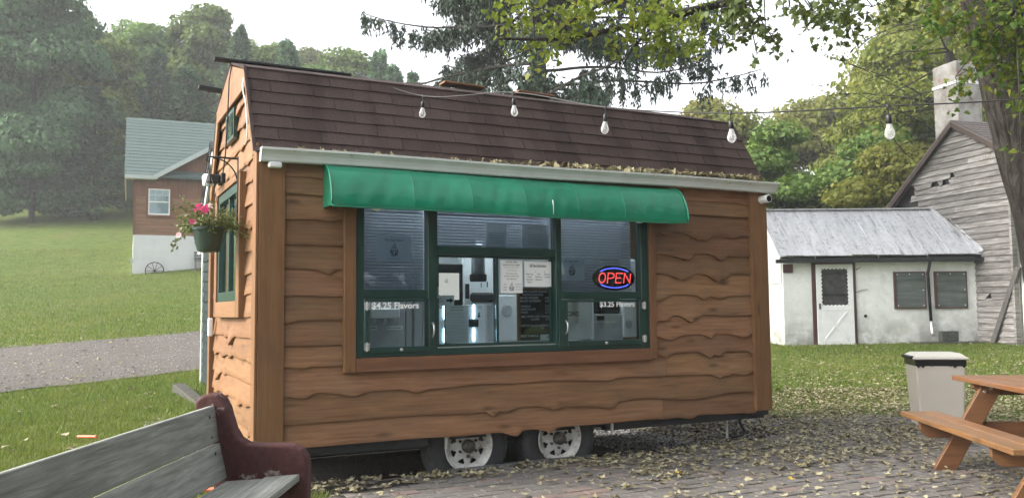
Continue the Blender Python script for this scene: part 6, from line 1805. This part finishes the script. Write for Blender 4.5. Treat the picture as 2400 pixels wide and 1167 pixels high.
# half-bare tree with long grey branches behind the chimney
bt = thing('bare_tree', 'half-bare tree with long pale branches sweeping left of the chimney', 'tree', (14.6, 28.0, .6))
rb = np.random.default_rng(3)
mb = MB(); wob_tube(mb, dense([(0, 0, -.5), (.1, 0, 3), (-.1, 0, 6), (.0, 0, 9), (.2, 0, 12)], 4), list(np.linspace(.26, .06, 17)), 9, 5, .08)
mb.build('trunk', M['bark'], bt, smooth=True)
lf = []
mb = MB()
for i in range(30):
    z0 = rb.uniform(4.5, 10.5); a = math.pi + rb.uniform(-.8, .8) if i < 22 else rb.uniform(0, 6.28); L_ = rb.uniform(2.0, 4.8)
    el = rb.uniform(-.15, .55); p = np.array([0, 0, z0]); d = np.array([math.cos(a) * math.cos(el), math.sin(a) * math.cos(el), math.sin(el)])
    path = [p]
    for q in range(9):
        d = d + rb.normal(size=3) * .10 + np.array([0, 0, -.045]); d /= np.linalg.norm(d); p = p + d * L_ / 9; path.append(p)
        if q > 2:
            for _ in range(2):
                dd = d + rb.normal(size=3) * .6; dd /= np.linalg.norm(dd); e = p + dd * rb.uniform(.3, .9)
                mb.tube([p, (p + e) / 2 + rb.normal(size=3) * .03, e], [.010, .007, .003], 4, False)
                lf += [p + (e - p) * rb.uniform(.3, 1.1) + rb.normal(size=3) * .08 for _ in range(5)]
    mb.tube(path, list(np.linspace(.035, .008, 10)), 6, False)
mb.build('branches', M['bark'], bt, smooth=True)
V, F = scatter_leaves(np.array(lf), .13, rb, .7)
me = np_mesh('leaves', V, F); me.materials.append(M['right_leaf']); tag(link('leaves', me, bt), kind='stuff')

# ------------------------------------------------------------------ big spruce behind the trailer
M['spruce'] = leafmat('spruce_needles', [(0.020, 0.040, 0.026), (0.032, 0.058, 0.036), (0.045, 0.072, 0.044)], 0.15)
sx, sy = .73, 22.0
spr = thing('spruce_tree', 'big dark spruce with drooping branches rising behind the trailer roof', 'tree', (sx, sy, .4))
mb = MB(); tp = dense([(0, 0, -.5), (.02, 0, 4), (0, 0, 8), (.05, 0, 13), (.05, 0, 19)], 5)
wob_tube(mb, tp, list(np.linspace(.34, .05, len(tp))), 14, 9, .08); mb.build('trunk', M['bark_dark'], spr, smooth=True)
rs_ = np.random.default_rng(17)
br_ = MB(); NP, ND, NS = [], [], []
for i in range(96):
    z0 = 4.6 + 13 * (i / 96) ** 1.05 + rs_.uniform(-.1, .1)
    a = rs_.uniform(0, 2 * math.pi)
    low = z0 < 8.6
    L_ = (5.4 if low else 5.2 * (1 - (z0 - 8) / 13)) * rs_.uniform(.65, 1.1)
    left = math.cos(a) < -.1
    densf = (.50 if low else 1.1) * (1.45 if (left and z0 > 7.2) else 1.0)
    d = np.array([math.cos(a), math.sin(a), rs_.uniform(-.05, .18) + (.12 if low else 0)]); d /= np.linalg.norm(d)
    p = np.array([0, 0, z0]); path = [p]; m = 16
    for q in range(m):
        d = d + np.array([0, 0, -.035 if q < 9 else .055]) + rs_.normal(size=3) * .035; d /= np.linalg.norm(d)
        p = p + d * L_ / m; path.append(p)
        if q < 3: continue
        for _ in range(int(rs_.poisson(4.8 * densf))):          # side twigs, each with hanging strands
            s_ = rs_.choice([-1, 1]); o_ = np.array([-math.sin(a), math.cos(a), 0]) * s_ + d * .5 + rs_.normal(size=3) * .2
            o_ /= np.linalg.norm(o_); tl_ = rs_.uniform(.15, .85) * (1.1 - q / m * .55)
            e = p + o_ * tl_ + np.array([0, 0, -.12 * tl_])
            if rs_.uniform() < .6: br_.tube([p, (p + e) / 2 + np.array([0, 0, .03]), e], [.008, .006, .003], 4, False)
            for _k in range(int(3 + 4 * tl_)):
                st = p + (e - p) * rs_.uniform(.1, 1.05); hl = rs_.uniform(.12, .55)
                k = int(4 + hl * 16)
                f = rs_.uniform(0, 1, k)
                NP.append(st + np.stack([rs_.normal(size=k) * .03, rs_.normal(size=k) * .03, -f * hl], -1))
                dd = rs_.normal(size=(k, 3)) * .45 + np.array([0, 0, -1.0]); ND.append(dd / np.linalg.norm(dd, axis=1)[:, None]); NS.append(rs_.uniform(.09, .19, k))
    br_.tube(path, list(np.linspace(.045, .010, m + 1)), 6, False)
br_.build('branches', M['bark_dark'], spr, smooth=True)
P = np.concatenate(NP); D = np.concatenate(ND); S_ = np.concatenate(NS)[:, None]
u = rs_.normal(size=P.shape); u -= D * (u * D).sum(1)[:, None]; u /= np.linalg.norm(u, axis=1)[:, None]
V = np.stack([P, P + D * S_ * .45 + u * S_ * .16, P + D * S_, P + D * S_ * .45 - u * S_ * .16], 1).reshape(-1, 3)
me = np_mesh('needles', V, np.arange(len(V)).reshape(-1, 4)); me.materials.append(M['spruce']); tag(link('needles', me, spr), kind='stuff')

# ------------------------------------------------------------------ grass blades
def grass(name, X, Y, h0, h1, w, m, lift=0.0):
    n = len(X); r = np.random.default_rng(len(X))
    Z = ground(X, Y) + lift
    h = r.uniform(h0, h1, n); a = r.uniform(0, 2 * math.pi, n); ln = r.uniform(.1, .9, n) * h; la = r.uniform(0, 2 * math.pi, n)
    wv = w * r.uniform(.6, 1.3, n)
    bx, by = np.cos(a) * wv, np.sin(a) * wv
    base0 = np.stack([X - bx, Y - by, Z - .01], -1); base1 = np.stack([X + bx, Y + by, Z - .01], -1)
    tip = np.stack([X + np.cos(la) * ln, Y + np.sin(la) * ln, Z + h], -1)
    mid = (base1 + tip) / 2 + np.stack([bx * .2, by * .2, h * .14], -1)
    V = np.stack([base0, base1, mid, tip], 1).reshape(-1, 3)
    me = np_mesh(name, V, np.arange(4 * n).reshape(n, 4)); me.materials.append(m)
    return link(name, me)
M['blade'] = leafmat('grass_blade', [(0.055, 0.100, 0.014), (0.100, 0.165, 0.022), (0.150, 0.215, 0.034), (0.22, 0.235, 0.075)], 0.38, patch=(0.22, 0.23, 0.060), patch_scale=0.45)
rg = np.random.default_rng(101)
def road_near(x): return 11.2 + (x + 6.8) * 1.389
def road_far(x): return 17.5 + (x + 10.5) * 1.138
X = rg.uniform(-9.0, -1.0, 310000); Y = rg.uniform(4.3, 15.5, 310000)
lx_, ly_ = to_local(X, Y)
ok = (Y < road_near(X) - .05 + rg.normal(size=len(X)) * .12) & (np.abs(X) < .66 * Y) & ~((lx_ > -.25) & (ly_ > -.3) & (ly_ < 3.3)) & ~in_poly(X, Y, PATIO)
ok &= rg.uniform(size=len(X)) < np.clip(1.15 - Y / 22, .3, 1)
o = grass('lawn_grass', X[ok], Y[ok], .020, .062, .0036, M['blade']); tag(o, 'short green lawn between the bench and the gravel road', 'grass', kind='stuff')
X = rg.uniform(2.4, 14.5, 200000); Y = rg.uniform(9.2, 21.4, 200000)
lx_, ly_ = to_local(X, Y)
ok = ~in_poly(X, Y, PATIO) & (X < .66 * Y) & ~((lx_ < 6.2) & (ly_ > -.6)) & ~((X > 6.6) & (Y > 21.2))
bare = np.sin(X * 1.3) * np.sin(Y * 1.1 + 1) + .5 * np.sin(X * 3.1 + Y * 2.3)
ok &= rg.uniform(size=len(X)) < np.clip((Y - 10.2) / 3.0, .06, 1) * np.clip(.75 - .35 * bare, .25, 1)
o = grass('verge_grass', X[ok], Y[ok], .02, .07, .0055, M['blade']); tag(o, 'leaf strewn grass between the patio and the white outbuilding', 'grass', kind='stuff')
X = rg.uniform(-32, -5, 240000); Y = rg.uniform(14, 46, 240000)
ok = (Y > road_far(X) + rg.normal(size=len(X)) * .2) & (np.abs(X) < .66 * Y) & (rg.uniform(size=len(X)) < np.clip(24 / Y, .2, 1))
o = grass('hill_grass', X[ok], Y[ok], .03, .09, .011, M['blade']); tag(o, 'mown green slope below the house', 'grass', kind='stuff')

# ------------------------------------------------------------------ fallen leaves
M['dry_leaf'] = leafmat('fallen_leaf', [(0.11, 0.085, 0.055), (0.26, 0.23, 0.140), (0.40, 0.37, 0.240), (0.18, 0.16, 0.09), (0.31, 0.275, 0.17), (0.15, 0.13, 0.07)], 0.12, .8)
rl = np.random.default_rng(55)
def nz2(X, Y): return .5 + .25 * np.sin(X * 2.1 + 1.3 * np.sin(Y * 1.7)) + .25 * np.sin(Y * 2.9 + 1.1 * np.sin(X * 2.3 + .7))
N = 95000
X = rl.uniform(-1.6, 12.5, N); Y = rl.uniform(5.8, 21.0, N)
lx_, ly_ = to_local(X, Y)
dens = .12 + .72 * nz2(X, Y) ** 2.6
dens = np.where((ly_ > -.30) & (ly_ < .15) & (lx_ > -.1) & (lx_ < 5.2), 1.0, dens)          # drift along the trailer
dens = np.where((ly_ >= .15) & (lx_ < 4.9), .25, dens)
dens = np.where((lx_ > 3.8) & (ly_ > -1.2) & (Y < 12.5), .85, dens)                        # drift round the trailer's right end
dens = np.where((Y > 10.0) & (Y < 13.0) & (X > 3), .95, dens)
dens = np.where(Y >= 13.0, .26 * np.clip(1 - (Y - 13) / 8, .15, 1), dens)
dens = np.where((X < 1.0) & (ly_ < -.4), dens * .45, dens)
ok = (rl.uniform(size=N) < dens) & (np.abs(X) < .66 * Y)
ok &= ~((lx_ > -.02) & (lx_ < 4.85) & (ly_ > .75))
X, Y = X[ok], Y[ok]
onp = in_poly(X, Y, PATIO)
Z = np.where(onp, .030, ground(X, Y) + np.where(Y > 10, .02, .012)) + rl.uniform(.004, .03, len(X))
V, F = maple_leaves(np.stack([X, Y, Z], -1), .056, rl, .80, .55)
me = np_mesh('fallen_leaves', V, F); me.materials.append(M['dry_leaf'])
tag(link('fallen_leaves', me), 'dry tan maple leaves strewn over patio and grass', 'leaf litter', kind='stuff')
# sparse leaves on the left lawn and road
N = 900
X = rl.uniform(-14, -1.7, N); Y = rl.uniform(5.5, 22, N)
lx_, ly_ = to_local(X, Y)
ok = (np.abs(X) < .64 * Y) & ~((lx_ > -.1) & (ly_ > -.1)); X, Y = X[ok], Y[ok]
V, F = maple_leaves(np.stack([X, Y, ground(X, Y) + .055], -1), .07, rl, .6, .5)
me = np_mesh('lawn_leaves', V, F); me.materials.append(M['dry_leaf'])
tag(link('lawn_leaves', me), 'few dry leaves scattered over the left lawn and road', 'leaf litter', kind='stuff')
# leaves caught in the gutter
N = 800
lx = np.concatenate([4.75 - np.abs(rl.normal(size=int(N * .75))) * 1.25, rl.uniform(.05, 4.7, N // 4)])
lx = lx[(lx > .05) & (lx < 4.75)]
ly = rl.uniform(-.140, -.055, len(lx)); lz = 2.13 + .03 * lx / TL + rl.uniform(.0, .055, len(lx)) * np.clip(.45 + lx / 5, .4, 1.2) + (ly + .14) * .25
V, F = maple_leaves(np.stack([TX + lx * CY - ly * SY, TY + lx * SY + ly * CY, TZ + lz], -1), .062, rl, .2, .6)
me = np_mesh('gutter_leaves', V, F); me.materials.append(M['dry_leaf'])
tag(link('gutter_leaves', me), 'dry leaves heaped in the gutter below the shingles', 'leaf litter', kind='stuff')
# a few fresh yellow leaves one can point to
yl = leafmat('yellow_leaf', [(0.46, 0.33, 0.04), (0.50, 0.36, 0.05)], 0.2)
for lb, x, y in (('bright yellow leaf on the pavers, middle of the patio', 2.05, 6.45), ('yellow leaf on the pavers nearest the picnic table leg', 2.30, 7.05), ('orange-yellow leaf on the gravel by the trailer end', 2.75, 9.15), ('yellow leaf lying on the pavers right of the bricks at centre', 1.28, 6.75)):
    V, F = maple_leaves(np.array([[0, 0, 0.0]]), .075, rl, .9, .4)
    me = np_mesh('yellow_leaf', V, F); me.materials.append(yl); o = link('yellow_leaf', me); o.location = (x, y, .055); tag(o, lb, 'leaf', 'yellow leaves')

# ------------------------------------------------------------------ loose gravel round the trailer bed
def pebbles(name, X, Y, Z, s0, s1, m, label):
    n = len(X); r = np.random.default_rng(n)
    o8 = np.array([(1, 0, 0), (0, 1, 0), (-1, 0, 0), (0, -1, 0), (0, 0, .7), (0, 0, -.7)], float)
    tri = np.array([(0, 1, 4), (1, 2, 4), (2, 3, 4), (3, 0, 4), (1, 0, 5), (2, 1, 5), (3, 2, 5), (0, 3, 5)])
    V = o8[None] * r.uniform(.6, 1.3, (n, 6, 1)) * (r.uniform(s0, s1, (n, 1, 1)))
    a = r.uniform(0, 6.28, n); ca, sa = np.cos(a)[:, None], np.sin(a)[:, None]
    V = np.stack([V[..., 0] * ca - V[..., 1] * sa, V[..., 0] * sa + V[..., 1] * ca, V[..., 2]], -1) + np.stack([X, Y, Z], -1)[:, None, :]
    F = (tri[None] + (np.arange(n) * 6)[:, None, None]).reshape(-1, 3)
    me = np_mesh(name, V.reshape(-1, 3), F); me.materials.append(m)
    return tag(link(name, me), label, 'gravel', kind='stuff')
M['stone'] = leafmat('grey_stone', [(0.12, 0.115, 0.11), (0.26, 0.25, 0.24), (0.40, 0.39, 0.37)], 0.0, .9)
lx = np.concatenate([rl.uniform(3.9, 6.2, 5000), rl.uniform(3.2, 4.9, 1500), rl.uniform(-.55, .0, 1500)]); ly = np.concatenate([rl.uniform(-.15, 2.6, 5000), rl.uniform(.05, .6, 1500), rl.uniform(.2, 3.6, 1500)])
X = TX + lx * CY - ly * SY; Y = TY + lx * SY + ly * CY
pebbles('bed_gravel', X, Y, ground(X, Y) + .006, .010, .026, M['stone'], 'grey pebbles of the gravel bed under the trailer')
X = rl.uniform(-14, -2, 12000); Y = rl.uniform(9.5, 26, 12000); ok = (Y > road_near(X)) & (Y < road_far(X)) & (np.abs(X) < .64 * Y); X, Y = X[ok], Y[ok]
pebbles('road_stones', X, Y, ground(X, Y) + .046, .005, .020, M['stone'], 'loose stones on the gravel road')

# ------------------------------------------------------------------ haze
HAZE = 0.0013
if HAZE:
    hz = MB().box(-160, 160, -40, 200, -2.0, 75).build('haze', bpy.data.materials.new('haze_air'))
    m = hz.data.materials[0]; m.use_nodes = True; nt = m.node_tree; nt.nodes.clear()
    ou = nt.nodes.new('ShaderNodeOutputMaterial'); pv = nt.nodes.new('ShaderNodeVolumePrincipled')
    pv.inputs['Color'].default_value = (0.97, 0.99, 1.0, 1); pv.inputs['Density'].default_value = HAZE; pv.inputs['Anisotropy'].default_value = 0.2
    nt.links.new(pv.outputs[0], ou.inputs['Volume'])
    tag(hz, kind='stuff')
